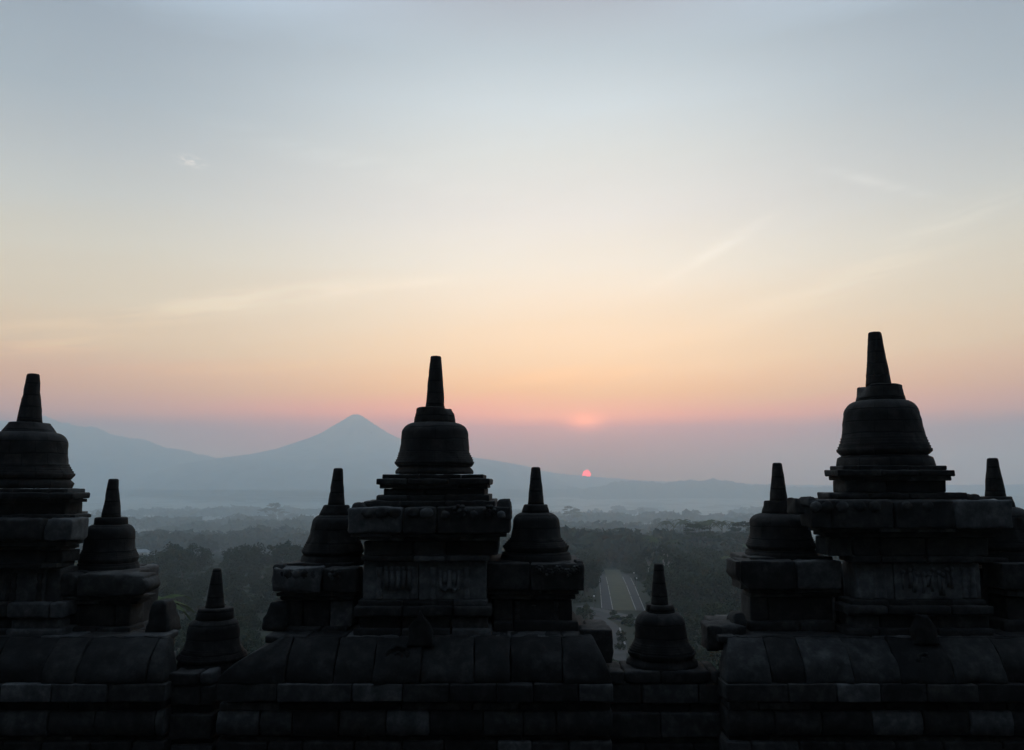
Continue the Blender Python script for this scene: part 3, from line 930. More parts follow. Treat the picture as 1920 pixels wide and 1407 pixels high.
wl = build_part(ce, 'wing_cornice', [cs(535, 670, 1056, 1066, 10.30, 1.1, w=70, r=0.025, amp=0.015),
                                     cs(510, 681, 1065, 1112, 10.08, 1.5, joints=[602], r=0.035, amp=0.022, wear=1.2),
                                     cs(518, 678, 1112, 1118, 10.14, 1.4), cs(526, 676, 1118, 1125, 10.19, 1.3)])
def rl(mb):
    antefix(mb, 509, 532, 1060, 1090, 10.06, 0.4, 0.8, 6, -0.1)
    rosette(mb, 628, 1078, 10.06, 13, 4)
    for x in (540, 556, 571, 588): blob(mb, P(x, 1076 + (x % 5), 10.088), 0.05, 0.03, 0.055, x, 0.5)
relief(wl, 'rosette_carving', rl)
build_part(ce, 'wing_body', [cs(537, 672, 1125.5, 1176, 10.24, 1.2, joints=[568, 618], r=0.012), cs(517, 662, 1176.5, 1193, 10.12, 1.45, joints=[600], r=0.03)])
relief(ce, 'antefix', lambda mb: antefix(mb, 486, 536, 1130, 1184, 10.05, 0.45, 0.62, 7, 0.14))
wr = build_part(ce, 'wing_cornice', [cs(915, 1070, 1053, 1058, 10.30, 1.1, w=70, r=0.02, amp=0.012),
                                     cs(912, 1095, 1057, 1108, 10.08, 1.5, joints=[994], r=0.025, amp=0.014),
                                     cs(914, 1086, 1108, 1115, 10.14, 1.4), cs(918, 1079, 1115, 1124, 10.19, 1.3)])
def rl(mb):
    for i, x in enumerate((1012, 1030, 1047, 1064, 1080)): rosette(mb, x, 1068 + (i % 2) * 6, 10.06, 9, i)
    antefix(mb, 1079, 1096, 1053, 1090, 10.07, 0.5, 0.75, 12)
relief(wr, 'rosette_carving', rl)
wb = build_part(ce, 'wing_body', [cs(926, 1073, 1124.5, 1165, 10.24, 1.2, joints=[962, 1045], r=0.012), cs(924, 1085, 1165.5, 1186, 10.12, 1.45, joints=[963], r=0.02)])
def rl(mb):
    scroll(mb, 1000, 1145, 10.23, 10, 1); scroll(mb, 1022, 1145, 10.23, 10, -1); balusters(mb, 970, 1128, 1164, 10.24, 5); balusters(mb, 1043, 1128, 1164, 10.24, 5)
relief(wb, 'relief_carving', rl)
oce = base_courses(ce, 405, 1148, [519, 659, 755, 842, 932, 1001, 1085], [487, 549, 636, 724, 806, 906, 982, 1043], 0.62, 0.18,
             [535, 625, 700, 787, 888, 957, 1056], (498, 1090))
build_part(ce, 'corner_stone', [cs(1084, 1149, 1181, 1245, 9.92, 0.9, joints=[], r=0.03, amp=0.02)])
def rl(mb):
    scroll(mb, 556, 1248, 9.50, 13, 1, drop=0.5)
    scroll(mb, 742, 1235, 9.52, 22, 1, drop=0.5); scroll(mb, 765, 1262, 9.46, 12, -1, drop=0.4)
    scroll(mb, 712, 1262, 9.46, 11, 1, drop=0.4)
relief(oce, 'scroll_carving', rl)

# ---- right shrine
ri = unit(1700, 'right stone shrine with widest spread and long relief panel, taller stupa above')
co = build_part(ri, 'cornice', [
    cs(1533, 1815, 924, 936, 10.0, 1.6, w=90, r=0.025, amp=0.015),
    cs(1498, 1900, 937, 991, 9.78, 2.0, joints=[1560, 1678, 1790], r=0.03, amp=0.016, jit=0.02),
    cs(1515, 1880, 991, 998, 9.84, 1.9, w=130), cs(1524, 1868, 998, 1007, 9.92, 1.8, w=130)])
def rl(mb):
    antefix(mb, 1495, 1512, 934, 965, 9.80, 0.4, 0.5, 13, -0.3)
    antefix(mb, 1512, 1535, 932, 950, 9.82, 0.4, 0.6, 14)
    antefix(mb, 1826, 1842, 927, 938, 9.9, 0.3, 0.6, 15)
    for x in (1530, 1552, 1580, 1612, 1640, 1700, 1740): blob(mb, P(x, 950, 9.77), 0.07, 0.03, 0.06, x)
relief(co, 'antefix', rl)
build_part(ri, 'neck_moulding', [cs(1528, 1856, 1007.5, 1043, 9.98, 1.7, joints=[1600, 1652, 1740], r=0.03, deform=cav), cs(1572, 1846, 1043.5, 1056, 9.93, 1.7, joints=[1652, 1740])])
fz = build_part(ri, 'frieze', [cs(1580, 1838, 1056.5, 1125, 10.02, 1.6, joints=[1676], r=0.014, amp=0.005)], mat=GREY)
def rl(mb):
    for x in (1608, 1640, 1655): balusters(mb, x, 1066, 1122, 10.03, 5)
    rr_ = random.Random(3)
    for x in range(1694, 1790, 9):
        xx = x + rr_.uniform(-3, 3); ya = 1070 + rr_.uniform(-3, 12); yb = 1112 + rr_.uniform(-14, 6)
        tube(mb, [P(xx, ya, 10.02), P(xx + rr_.uniform(-4, 4), (ya + yb) / 2, 10.0), P(xx + rr_.uniform(-3, 3), yb, 10.025)], rr_.uniform(0.010, 0.022), rr_.uniform(0.012, 0.03))
        blob(mb, P(xx, ya - 3, 10.012), 0.026, 0.03, 0.03, x, 0.5)
    for x in (1806, 1822): balusters(mb, x, 1064, 1122, 10.02, 6)
relief(fz, 'relief_carving', rl)
build_part(ri, 'base_moulding', [cs(1570, 1850, 1125.5, 1136, 9.95, 1.7, joints=[1668, 1785]), cs(1562, 1864, 1136.5, 1154, 9.86, 1.85, joints=[1668, 1785], r=0.035),
                                 cs(1573, 1856, 1154.5, 1179, 9.95, 1.7, joints=[1650, 1760]), cs(1562, 1864, 1179.5, 1196, 9.85, 1.85, joints=[1650, 1760])])
relief(ri, 'antefix', lambda mb: antefix(mb, 1712, 1764, 1155, 1211, 9.62, 0.18, 0.4, 19))
def slant(q, uu, vv, ww, i, n_):
    q = Vector(q)
    if i == 0: q.x += 0.17 * max(0, 0.45 - vv) / 0.45 * (1 - uu) ** 1.2
    return q
build_part(ri, 'wing_cornice', [cs(1390, 1562, 1044, 1053, 10.30, 1.1, w=80, r=0.02, amp=0.012),
                                cs(1362, 1579, 1052, 1106, 10.06, 1.5, joints=[1390, 1495], r=0.025, amp=0.014, deform=slant),
                                cs(1388, 1577, 1106, 1112, 10.12, 1.4), cs(1390, 1572, 1112, 1119, 10.18, 1.3)])
build_part(ri, 'wing_body', [cs(1389, 1566, 1119.5, 1164, 10.22, 1.2, joints=[1440, 1560], r=0.012), cs(1388, 1566, 1164.5, 1185, 10.12, 1.45, joints=[1500], r=0.03)])
relief(ri, 'antefix', lambda mb: antefix(mb, 1375, 1402, 1153, 1178, 10.05, 0.4, 0.8, 27, 0.1))
build_part(ri, 'wing_cornice', [cs(1800, 2010, 1046, 1056, 10.30, 1.1), cs(1842, 2030, 1056, 1106, 10.08, 1.5), cs(1850, 2020, 1106, 1119, 10.14, 1.4)])
build_part(ri, 'wing_body', [cs(1852, 2010, 1119.5, 1164, 10.24, 1.2), cs(1846, 2020, 1164.5, 1192, 10.12, 1.4)])
ori = base_courses(ri, 1345, 2150, [1479, 1570, 1652, 1740, 1835, 1930, 2030], None, 0.12, 0.3, [1448, 1510, 1600, 1688, 1790, 1890, 1985], (1332, 2060))
build_part(ri, 'corner_stone', [cs(1311, 1402, 1174, 1222, 9.92, 0.9, joints=[], r=0.05, amp=0.03)])
def rl(mb):
    scroll(mb, 1738, 1242, 9.51, 15, -1, drop=0.5)
relief(ori, 'scroll_carving', rl)

# ---- left shrine
le = unit(60, 'left worn stone shrine cut by the photo edge, its corner block rounded by weather')
build_part(le, 'cornice', [cs(-100, 173, 965, 973, 9.98, 1.7, w=90, r=0.03, amp=0.015),
                           cs(-125, 168, 972, 1015, 9.80, 2.0, joints=[-40, 78], r=0.045, amp=0.02), cs(-112, 158, 1015, 1024, 9.86, 1.8), cs(-100, 150, 1024, 1032, 9.92, 1.7)])
build_part(le, 'neck_moulding', [cs(-95, 150, 1032.5, 1056, 9.98, 1.7, w=90, deform=cav), cs(-95, 140, 1056.5, 1066, 9.93, 1.7)])
fz = build_part(le, 'frieze', [cs(-85, 146, 1066.5, 1130, 10.02, 1.6, joints=[20, 86], r=0.016)])
relief(fz, 'relief_carving', lambda mb: [balusters(mb, x, 1074, 1126, 10.02, 6) for x in (12, 28, 76)])
build_part(le, 'base_moulding', [cs(-95, 150, 1130.5, 1160, 9.88, 1.85, joints=[10, 90], r=0.03), cs(-90, 142, 1160.5, 1180, 9.95, 1.7), cs(-95, 150, 1180.5, 1196, 9.87, 1.85)])
def worn(q, uu, vv, ww, i, n_):
    q = Vector(q)
    if i == n_ - 1:
        k = (uu ** 7)
        q.z *= 1 - 0.32 * k
        q.x -= 0.05 * k * abs(vv - 0.4) * 2
    return q
build_part(le, 'wing_cornice', [cs(140, 283, 1071, 1080, 10.28, 1.1, joints=[], r=0.03, amp=0.015),
                                cs(80, 306, 1076, 1120, 10.04, 1.5, joints=[141], r=0.06, amp=0.028, deform=worn),
                                cs(85, 292, 1120, 1126, 10.12, 1.4), cs(90, 286, 1126, 1133, 10.18, 1.3)])
build_part(le, 'wing_body', [cs(95, 272, 1133.5, 1176, 10.22, 1.2, joints=[150, 215], r=0.03), cs(90, 272, 1176.5, 1195, 10.1, 1.45, joints=[180], r=0.03)])
relief(le, 'antefix', lambda mb: antefix(mb, 268, 316, 1129, 1192, 10.02, 0.45, 0.5, 33, -0.03))
base_courses(le, -200, 334, [-100, 0, 95, 200], None, 0.2, 0.1, [-110, -20, 78, 141, 272], (-150, 334))

for root_, a_, b_, y_ in ((ce, 566, 1056, 1072), (ri, 1425, 1985, 1066), (le, -100, 255, 1090)):
    build_part(root_, 'core', [cs(a_, b_, y_, 1196, 10.62, 0.66, w=140)])
# ---- stretches of wall between the shrines
bw = empty('balustrade_wall', (P(960, 1320, 9.8).x, 10.4, P(960, LOW, 9.8).z))
tag(bw, 'low stone balustrade wall of weathered blocks joining the three shrines', 'wall')
def wall_run(x0, x1, top, dpt, joints, Y0=9.78):
    build_part(bw, 'coping', [cs(x0, x1, top, top + 24, Y0, dpt, joints=joints, w=90, r=0.03, amp=0.016)])
    y = top + 24.5
    its = []
    for h, off in ((36, 0.03), (17, 0.10), (46, 0.02), (11, 0.09), (46, 0.03), (60, 0.0), (90, -0.05)):
        its.append(cs(x0, x1, y, min(y + h, LOW), Y0 + off, max(dpt - 0.1, 0.5), w=85, r=0.018, amp=0.009)); y += h + 0.5
    build_part(bw, 'block_course', its)
wall_run(1140, 1352, 1259, 0.62, [1172, 1240, 1335])
wall_run(2148, 3000, 1262, 0.7, None)
wall_run(-1000, -196, 1262, 0.7, None)
wall_run(318, 420, 1262, 1.4, [372], 9.60)

# the temple's own upper terraces rise behind the viewer and shut off the low western sky
tb = MB()
for ya, za in ((-2.4, 3.6), (-5.0, 8.0), (-9.5, 13.0), (-15.0, 18.0)):
    stone(tb, -42, 42, -4.3, za, -46, ya, int(za), 0.1, 0.03, 6.0)
o = tb.build('temple_terraces', STONE)
tag(o, 'stepped stone terraces of the temple rising behind the viewer', 'temple')
# floor of the gallery in front of the wall
fz0 = P(960, LOW, 9.4).z
tag(mesh_np('floor', [(-9, 2.0, fz0 + 0.01), (10, 2.0, fz0 + 0.01), (10, 11.3, fz0 + 0.01), (-9, 11.3, fz0 + 0.01)], [(0, 1, 2, 3)], FLOORM), kind='structure')

# ------------------------------------------------------------------ stupas
Ym = 10.82
def k_plinth(*rows): return [tuple(r) for r in rows]
stupa('large bell stupa crowning the middle shrine, on a square moulded plinth', Ym, (815, 850),
      std_rows((668, 10.5, 765, 18.5), (765, 34.5, 793, 37.5), bell(793, 870, 37, 62.5, 65.5, 74), (876, 69.5), (881, 73, 889, 74)),
      seed=1, chips=((R(-20), 0.9, P(960, 775, Ym).z, 0.05),),
      plinth=k_plinth((717, 906, 889, 897.5), (705, 919, 897, 909), (712, 914, 909, 916), (719, 909, 916, 929), (704, 918, 928, 940)), group=None)
stupa('tallest bell stupa, crowning the right shrine, its spire block broken at one corner', Ym, (1658, 850),
      std_rows((623, 11.5, 723, 22.5), (723, 40, 752, 43), bell(752, 847, 43, 66.5, 73.5, 83), (854, 76), (859, 84, 878, 86)),
      seed=2, chips=((R(180), 0.8, P(960, 745, Ym).z, 0.09),), lean=-0.02,
      plinth=k_plinth((1556, 1777, 873, 882), (1546, 1790, 881, 893), (1553, 1784, 892, 901), (1561, 1775, 900, 924)), group=None)
stupa('large weathered bell stupa with broken shoulders on the left shrine', Ym, (48, 890),
      std_rows((701, 10.5, 793, 22), (793, 36, 814, 49), bell(811, 892, 48, 68, 70, 82), (899, 78), (903, 82, 916, 81)),
      seed=3, chips=((R(-10), 0.6, P(960, 806, Ym).z, 0.04),),
      plinth=k_plinth((-70, 160, 916, 925), (-80, 170, 924, 936), (-76, 164, 935, 943), (-66, 155, 942, 966)), group=None)
Yw = 10.72
stupa('small leaning bell stupa on left wing of the middle shrine', Yw, (624, 1030),
      std_rows((878, 8.7, 947, 16), (947, 25, 966, 30), bell(965, 1034, 27, 42, 50, 58), (1039, 54), (1041.5, 58, 1059, 60)), seed=4, lean=0.035)
stupa('small bell stupa on right wing of the middle shrine', Yw, (1005, 1030),
      std_rows((876, 8.6, 946, 15.8), (946, 23.5, 961, 26), bell(961, 1026, 26, 43.5, 46, 61), (1033, 58), (1036, 65, 1056, 67)), seed=5)
stupa('small bell stupa on left wing of the right shrine, spire block notched', Yw, (1464, 1030),
      std_rows((868, 8.7, 939, 16.5), (939, 27, 962, 31), bell(962, 1024, 29, 54, 57, 63.5), (1029, 60), (1032, 66, 1052, 67)), seed=6,
      chips=((R(0), 0.7, P(960, 955, Yw).z, 0.05),))
stupa('partly hidden bell stupa behind right end of the right shrine, only spire and shoulder clear', Yw, (1874, 1030),
      std_rows((859, 9.3, 931, 18), (931, 27, 950, 32), bell(950, 1024, 30, 55, 58, 64), (1030, 60), (1033, 66, 1056, 67)), seed=7)
stupa('small bell stupa on right wing of the left shrine', Yw, (204, 1040),
      std_rows((898, 9, 970, 17.3), (970, 29, 983, 31), bell(983, 1048, 31, 44.5, 46, 52), (1053, 51), (1056, 54, 1076, 55)), seed=8)
Ys = 10.22
stupa('lone bell stupa on low wall between the left and middle shrines', Ys, (398, 1215),
      std_rows((1066, 7.8, 1139, 17.5), (1139, 31, 1160, 33.5), bell(1160, 1231, 33, 47, 50, 63, 6), (1236, 60), (1239, 62, 1266, 63)), seed=9, lean=0.012)
stupa('lone bell stupa on low wall between the middle and right shrines', Ys, (1240, 1215),
      std_rows((1057, 8.8, 1134, 16.5), (1133, 26, 1148, 28), bell(1147, 1223, 28, 46.5, 50, 63), (1231, 58), (1236, 66, 1264, 68)), seed=10, lean=-0.008)

# ------------------------------------------------------------------ vegetation prototypes
def quads_cloud(rng, centers, radii, per, size, flat=0.0):
    """leaf sized quads through the volume of several clumps -> verts (n,4,3)"""
    out = []
    for c, r in zip(centers, radii):
        d = rng.normal(size=(per, 3)); d /= np.linalg.norm(d, axis=1)[:, None]
        rad = rng.uniform(0.45, 1.05, per)[:, None] ** 0.6
        p = c + d * rad * r
        n = d + rng.normal(size=(per, 3)) * 0.7; n[:, 2] += 0.35 + flat
        n /= np.linalg.norm(n, axis=1)[:, None]
        a = np.cross(n, rng.normal(size=(per, 3))); a /= np.linalg.norm(a, axis=1)[:, None]
        b_ = np.cross(n, a)
        s = size * rng.uniform(0.6, 1.35, per)[:, None]
        asp = rng.uniform(0.45, 0.8, per)[:, None]
        q = np.stack([p - a * s, p - b_ * s * asp, p + a * s, p + b_ * s * asp], 1)
        out.append(q)
    return np.concatenate(out)

def quad_faces(n): return np.arange(n * 4).reshape(n, 4)

def limb_mb(mb, a, c, r0, r1, bend, rng):
    pts = []
    off = Vector(rng.normal(size=3)) * bend
    for i in range(7):
        t_ = i / 6
        pts.append(a.lerp(c, t_) + off * math.sin(t_ * math.pi))
    tube(mb, pts, r0, r1, 7)

def broadleaf(seed, h, w, trunk_h, n_clump, per, size, leaf=None, squash=0.8, ragged=0.25):
    rng = np.random.default_rng(seed)
    cr_z = (h + trunk_h) / 2; hz = (h - trunk_h) / 2
    cs_, rs_ = [], []
    while len(cs_) < n_clump:
        p = rng.uniform(-1, 1, 3)
        l = np.linalg.norm(p)
        if l > 1 or l < 0.25: continue
        if rng.uniform() < 0.15: p = p * 1.12
        cs_.append(np.array([p[0] * w / 2, p[1] * w / 2, cr_z + p[2] * hz]))
        rs_.append(np.array([1, 1, squash]) * w * rng.uniform(0.10, 0.19) * (1 + ragged * rng.normal() * 0.4))
    q = quads_cloud(rng, cs_, rs_, per, size)
    mb = MB()
    limb_mb(mb, Vector((0, 0, -0.8)), Vector((rng.normal() * 0.3, rng.normal() * 0.3, trunk_h * 1.15)), h * 0.028, h * 0.017, 0.2, rng)
    for i in range(7):
        c = cs_[rng.integers(len(cs_))]
        limb_mb(mb, Vector((0, 0, trunk_h * rng.uniform(0.65, 1.1))), Vector(c), h * 0.012, h * 0.004, 0.5, rng)
    return q, mb

def umbrella_tree(seed, h, w, per=30, size=0.42):
    rng = np.random.default_rng(seed)
    cs_, rs_ = [], []
    mb = MB()
    fork = h * 0.42
    limb_mb(mb, Vector((0, 0, -0.8)), Vector((0.3, 0, fork)), h * 0.022, h * 0.015, 0.3, rng)
    for k in range(17):
        a = 2 * math.pi * k / 17 * 2.4 + rng.uniform(-0.3, 0.3)
        rr = w / 2 * rng.uniform(0.15, 1.0)
        zt = h * (1.0 - 0.42 * (rr / (w / 2)) ** 1.6) * rng.uniform(0.88, 1.02)
        tip = Vector((math.cos(a) * rr, math.sin(a) * rr, zt))
        limb_mb(mb, Vector((0.3, 0, fork * rng.uniform(0.75, 1.0))), tip, h * 0.009, h * 0.003, 0.8, rng)
        for j in range(8):
            c = np.array(tip) + rng.normal(size=3) * np.array([w * 0.075, w * 0.075, h * 0.016])
            cs_.append(c); rs_.append(np.array([w * 0.06, w * 0.06, h * 0.014]) * rng.uniform(0.6, 1.3))
    return quads_cloud(rng, cs_, rs_, per, size, flat=1.2), mb

def palm(seed, h):
    rng = np.random.default_rng(seed)
    mb = MB()
    bend = Vector((rng.normal() * 0.8, rng.normal() * 0.8, 0))
    pts = [Vector((0, 0, -0.6)) + Vector((0, 0, h + 0.6)) * (i / 8) + bend * (i / 8) ** 2 for i in range(9)]
    tube(mb, pts, 0.22, 0.13, 8)
    top = pts[-1]
    q = []
    for k in range(20):
        a = 2 * math.pi * k / 20 + rng.uniform(-0.15, 0.15)
        up = rng.uniform(-0.15, 1.0); ln = rng.uniform(3.2, 4.4)
        d = Vector((math.cos(a), math.sin(a), 0)); sd = Vector((-math.sin(a), math.cos(a), 0))
        prev = None
        for i in range(9):
            t_ = i / 8
            p = top + d * (ln * t_ * (0.95 - 0.12 * up)) + Vector((0, 0, up * ln * 0.55 * t_ - 2.4 * t_ ** 2.0))
            wd = 0.62 * math.sin(min(1, t_ * 1.15 + 0.12) * math.pi) ** 0.7 + 0.04
            if prev is not None:
                for s in (-1, 1):
                    dr = Vector((0, 0, -0.35))
                    q.append([prev[0], prev[0] + (sd * s) * prev[1] + dr * prev[1] + d * 0.3, p + (sd * s) * wd + dr * wd + d * 0.3, p])
            prev = (p, wd)
    return np.array([[tuple(v) for v in f] for f in q]), mb

PROTO = {}
def make_proto(key, q, mb, leaf, bark=BARK):
    cm = mesh_np('crown', q.reshape(-1, 3), quad_faces(len(q)), leaf)
    tm = mb.build('trunk', bark)
    PROTO[key] = (cm, tm)
    for o in (cm, tm): C.objects.unlink(o)

for i in range(5):
    rr = random.Random(40 + i)
    q, mb = broadleaf(100 + i, [11, 13, 10, 14, 12][i], [10, 11, 11, 12, 9][i], [2.2, 3.0, 1.8, 3.6, 2.6][i], [46, 52, 44, 56, 40][i], 62, 0.42)
    make_proto('broadleaf%d' % i, q, mb, LEAF)
for i in range(2):
    q, mb = umbrella_tree(200 + i, [19, 22][i], [19, 22][i])
    make_proto('umbrella%d' % i, q, mb, LEAF)
for i in range(2):
    q, mb = palm(300 + i, [12, 14.5][i])
    make_proto('palm%d' % i, q, mb, PALM_LEAF)
q, mb = broadleaf(400, 22, 6.5, 14, 26, 60, 0.4); make_proto('slender', q, mb, LEAF, PALEBARK)
for i in range(2):
    q, mb = broadleaf(500 + i, [3.4, 4.4][i], [5, 6][i], 0.4, 30, 70, 0.2); make_proto('shrub%d' % i, q, mb, LEAF_BRIGHT if i == 0 else LEAF)

def plant(key, name, cat, label, group, x, y, s, rot):
    cm, tm = PROTO[key]
    r_ = empty(name, (x, y, float(gz(x, y))))
    r_.scale = (s, s, s * 1.0); r_.rotation_euler = (0, 0, rot)
    tag(r_, label, cat, group)
    for src in (cm, tm):
        c = src.copy(); C.objects.link(c); c.parent = r_; c.location = (0, 0, 0)
    return r_

def px_of(x, y, z):
    v = Vector((x, y, z))
    f = v.y * math.cos(PITCH) + v.z * math.sin(PITCH)
    up = -v.y * math.sin(PITCH) + v.z * math.cos(PITCH)
    return 960 + F * v.x / f, 703.5 - F * up / f

# corridors kept clear of trees
def seg_d(x, y, a, c):
    ax_, ay_ = a.x, a.y; dx, dy = c.x - ax_, c.y - ay_
    t_ = max(0, min(1, ((x - ax_) * dx + (y - ay_) * dy) / (dx * dx + dy * dy)))
    return math.hypot(x - ax_ - t_ * dx, y - ay_ - t_ * dy)
av0, av1 = (iln + irn) / 2, (ilF + irF) / 2
av2 = extend(av0, av1, 0.25)
def clear(x, y, m):
    if seg_d(x, y, av0, av1) < 8.2 + m: return False
    if seg_d(x, y, av1, av2) < 4.5 + m: return False
    for pl, wd in ((cr, 4), (pt, 5)):
        for i in range(len(pl) - 1):
            if seg_d(x, y, pl[i], pl[i + 1]) < wd + m: return False
    # nothing tall between the camera and the avenue
    px, py = px_of(x, y, float(gz(x, y)) + 7)
    if 1096 < px < 1222 and math.hypot(x, y) < av0.y + 4 and py < 1228: return False
    return True

rng = random.Random(5)
placed = []
counts = {}
def free(x, y, d):
    return all((x - a) ** 2 + (y - b_) ** 2 > (d * e) ** 2 for a, b_, e in placed)

# hand placed single trees that stand out in the photo
def hand(key, name, cat, label, px, top_py, r, group=None, s=None):
    """tree whose top shows at (px, top_py), standing r metres out"""
    d = P(px, top_py, 1.0); d = d / math.hypot(d.x, d.y)
    x, y = d.x * r, d.y * r
    hgt = {'umbrella2': 20, 'umbrella0': 19, 'umbrella1': 22, 'palm0': 13.5, 'palm1': 16, 'slender': 22, 'broadleaf0': 11, 'broadleaf1': 13, 'broadleaf2': 10, 'broadleaf3': 14, 'broadleaf4': 12, 'shrub0': 3.4, 'shrub1': 4.4}[key]
    need = d.z * r - float(gz(x, y))
    sc = max(0.3, need / hgt) if s is None else s
    placed.append((x, y, 1.0))
    return plant(key, name, cat, label, group, x, y, sc, rng.uniform(0, 6.28))

hand('umbrella1', 'umbrella_tree', 'tree', 'flat-topped spreading tree rising above the misty wood left of the middle shrine', 513, 944, 2000)
hand('umbrella0', 'umbrella_tree', 'tree', 'pale flat-topped tree in mist just beside the small stupa right of the middle shrine', 1070, 949, 1750)
hand('umbrella0', 'umbrella_tree', 'tree', 'dark flat-topped tree with open tiers beside the left wing stupa of the right shrine', 1395, 978, 430)
hand('umbrella1', 'umbrella_tree', 'tree', 'broad flat-topped tree standing over the dark wood right of the avenue', 1308, 983, 410)
for i, (px, py, r_) in enumerate(((1334, 968, 640), (1353, 971, 660), (1311, 972, 690), (1380, 974, 700), (1282, 968, 820), (1255, 972, 800), (1228, 1003, 480), (1212, 1000, 500), (1262, 1006, 470))):
    hand('palm%d' % (i % 2), 'coconut_palm', 'palm', 'coconut palm among the misty trees right of the avenue', px, py, r_ * 0.8, 'coconut palms right of the avenue')
for i, (px, py, r_) in enumerate(((1216, 1022, 400), (1253, 1030, 395), (1243, 1016, 430))):
    hand('slender', 'slender_tree', 'tree', 'tall slender tree with bare pale trunk at the wood edge beside the avenue', px, py, r_ * 0.72, 'tall pale-trunked trees beside the avenue')
LN = [(331, 1024, 470, 'broadleaf0'), (368, 1022, 475, 'broadleaf3'), (346, 1033, 450, 'broadleaf4'), (438, 1030, 470, 'broadleaf1'), (470, 1024, 480, 'broadleaf2'),
      (458, 1027, 462, 'broadleaf3'), (520, 1022, 478, 'broadleaf4'), (546, 1019, 482, 'broadleaf0'), (560, 1025, 470, 'broadleaf1'), (290, 1040, 440, 'broadleaf2'),
      (310, 1036, 452, 'broadleaf1'), (275, 1046, 430, 'broadleaf0'), (372, 1004, 620, 'broadleaf1'), (395, 1012, 600, 'broadleaf3')]
for px, py, r_, k_ in LN:
    hand(k_, 'broadleaf_tree', 'tree', 'dark rounded tree in the row across the misty clearing left of the middle shrine', px, py, (r_ * 0.78 if r_ < 500 else 760), 'dark rounded trees across the left clearing')
hand('palm0', 'palm', 'palm', 'near palm with drooping fronds behind the end of the left shrine', 309, 1098, 120)
hand('shrub0', 'shrub', 'shrub', 'bright green leafy shrub behind the low wall, right of its left lone stupa', 468, 1150, 95, s=1.35)
hand('shrub0', 'shrub', 'shrub', 'green shrub peeping out low beside the spire block of the left lone stupa', 447, 1160, 110, s=1.2)
hand('broadleaf2', 'broadleaf_tree', 'tree', 'light green round tree low beside the left wing of the right shrine', 1352, 1128, 175, s=0.75)
hand('broadleaf0', 'broadleaf_tree', 'tree', 'round green tree by the bend of the cross road, right of middle shrine', 1094, 1132, 190, s=0.45)
for i, (px, py) in enumerate(((1126, 1172), (1164, 1192), (1166, 1203), (1163, 1218), (1150, 1152), (1182, 1160))):
    hand('shrub1', 'shrub', 'shrub', 'small clipped shrub dotting the path verge below the avenue', px, py, math.hypot(*G(px, py + 4)[:2]), 'small shrubs along the path verge', s=0.32)

def scatter(n_max, r0, r1, windows, dist, label_of, sc0, sc1):
    n = tries = 0
    while n < n_max and tries < 60000:
        tries += 1
        wx = rng.choice(windows)
        px = rng.uniform(*wx)
        r_ = math.sqrt(rng.uniform(r0 * r0, r1 * r1))
        a = math.atan((px - 960) / F / math.cos(PITCH))
        x, y = r_ * math.sin(a), r_ * math.cos(a)
        if not clear(x, y, 1.5) or not free(x, y, dist): continue
        s = rng.uniform(sc0, sc1)
        p2, py2 = px_of(x, y, float(gz(x, y)) + 11 * s)
        key = rng.choice(['broadleaf0', 'broadleaf1', 'broadleaf2', 'broadleaf3', 'broadleaf4'])
        nm, ct = 'broadleaf_tree', 'tree'
        u_ = rng.random()
        if u_ < 0.06 and sc0 > 0.4: key, nm, ct = 'palm%d' % rng.randint(0, 1), 'coconut_palm', 'palm'
        lab, grp = label_of(nm, px)
        plant(key, nm, ct, lab, grp, x, y, s, rng.uniform(0, 6.28))
        placed.append((x, y, s)); n += 1
    return n
def lab(nm, px):
    left = px < 800
    k = {'broadleaf_tree': 'leafy tree', 'coconut_palm': 'tall palm', 'slender_tree': 'slender small-crowned tree'}[nm]
    if left: return ('%s in the hazy dark growth between the left and middle shrines' % k, '%ss in the hazy growth left of the middle shrine' % k)
    return ('%s in the dark hazy wood between the middle and right shrines' % k, '%ss in the dark wood right of the middle shrine' % k)
WL, WR = (255, 575), (1035, 1410)
scatter(120, 225, 400, [WR], 8.2, lab, 0.6, 0.95)
scatter(62, 110, 225, [(1100, 1410)], 6.0, lab, 0.22, 0.42)
scatter(50, 215, 330, [WL], 8.0, lab, 0.35, 0.62)
scatter(40, 95, 230, [(300, 500)], 6.0, lab, 0.22, 0.45)
# ------------------------------------------------------------------ far woods that read as one mass
def crown_template(seed, n_cl, per, size):
    r_ = np.random.default_rng(seed)
    cs_, rs_ = [], []
    for i in range(n_cl):
        p = r_.normal(size=3); p /= np.linalg.norm(p); p *= r_.uniform(0.3, 0.8)
        cs_.append(np.array([p[0], p[1], 0.62 + p[2] * 0.36])); rs_.append(np.array([0.34, 0.34, 0.22]) * r_.uniform(0.7, 1.2))
    q = quads_cloud(r_, cs_, rs_, per, size)
    # a stub of trunk
    tr = []
    for a in (0, math.pi / 2):
        dx, dy = math.cos(a) * 0.05, math.sin(a) * 0.05
        tr.append([(-dx, -dy, -0.1), (dx, dy, -0.1), (dx, dy, 0.5), (-dx, -dy, 0.5)])
    return np.concatenate([q, np.array(tr)])
T_NEAR = [crown_template(600 + i, 14, 16, 0.17) for i in range(5)]
T_MID = [crown_template(620 + i, 9, 10, 0.24) for i in range(5)]
T_FAR = [crown_template(640 + i, 6, 7, 0.32) for i in range(4)]
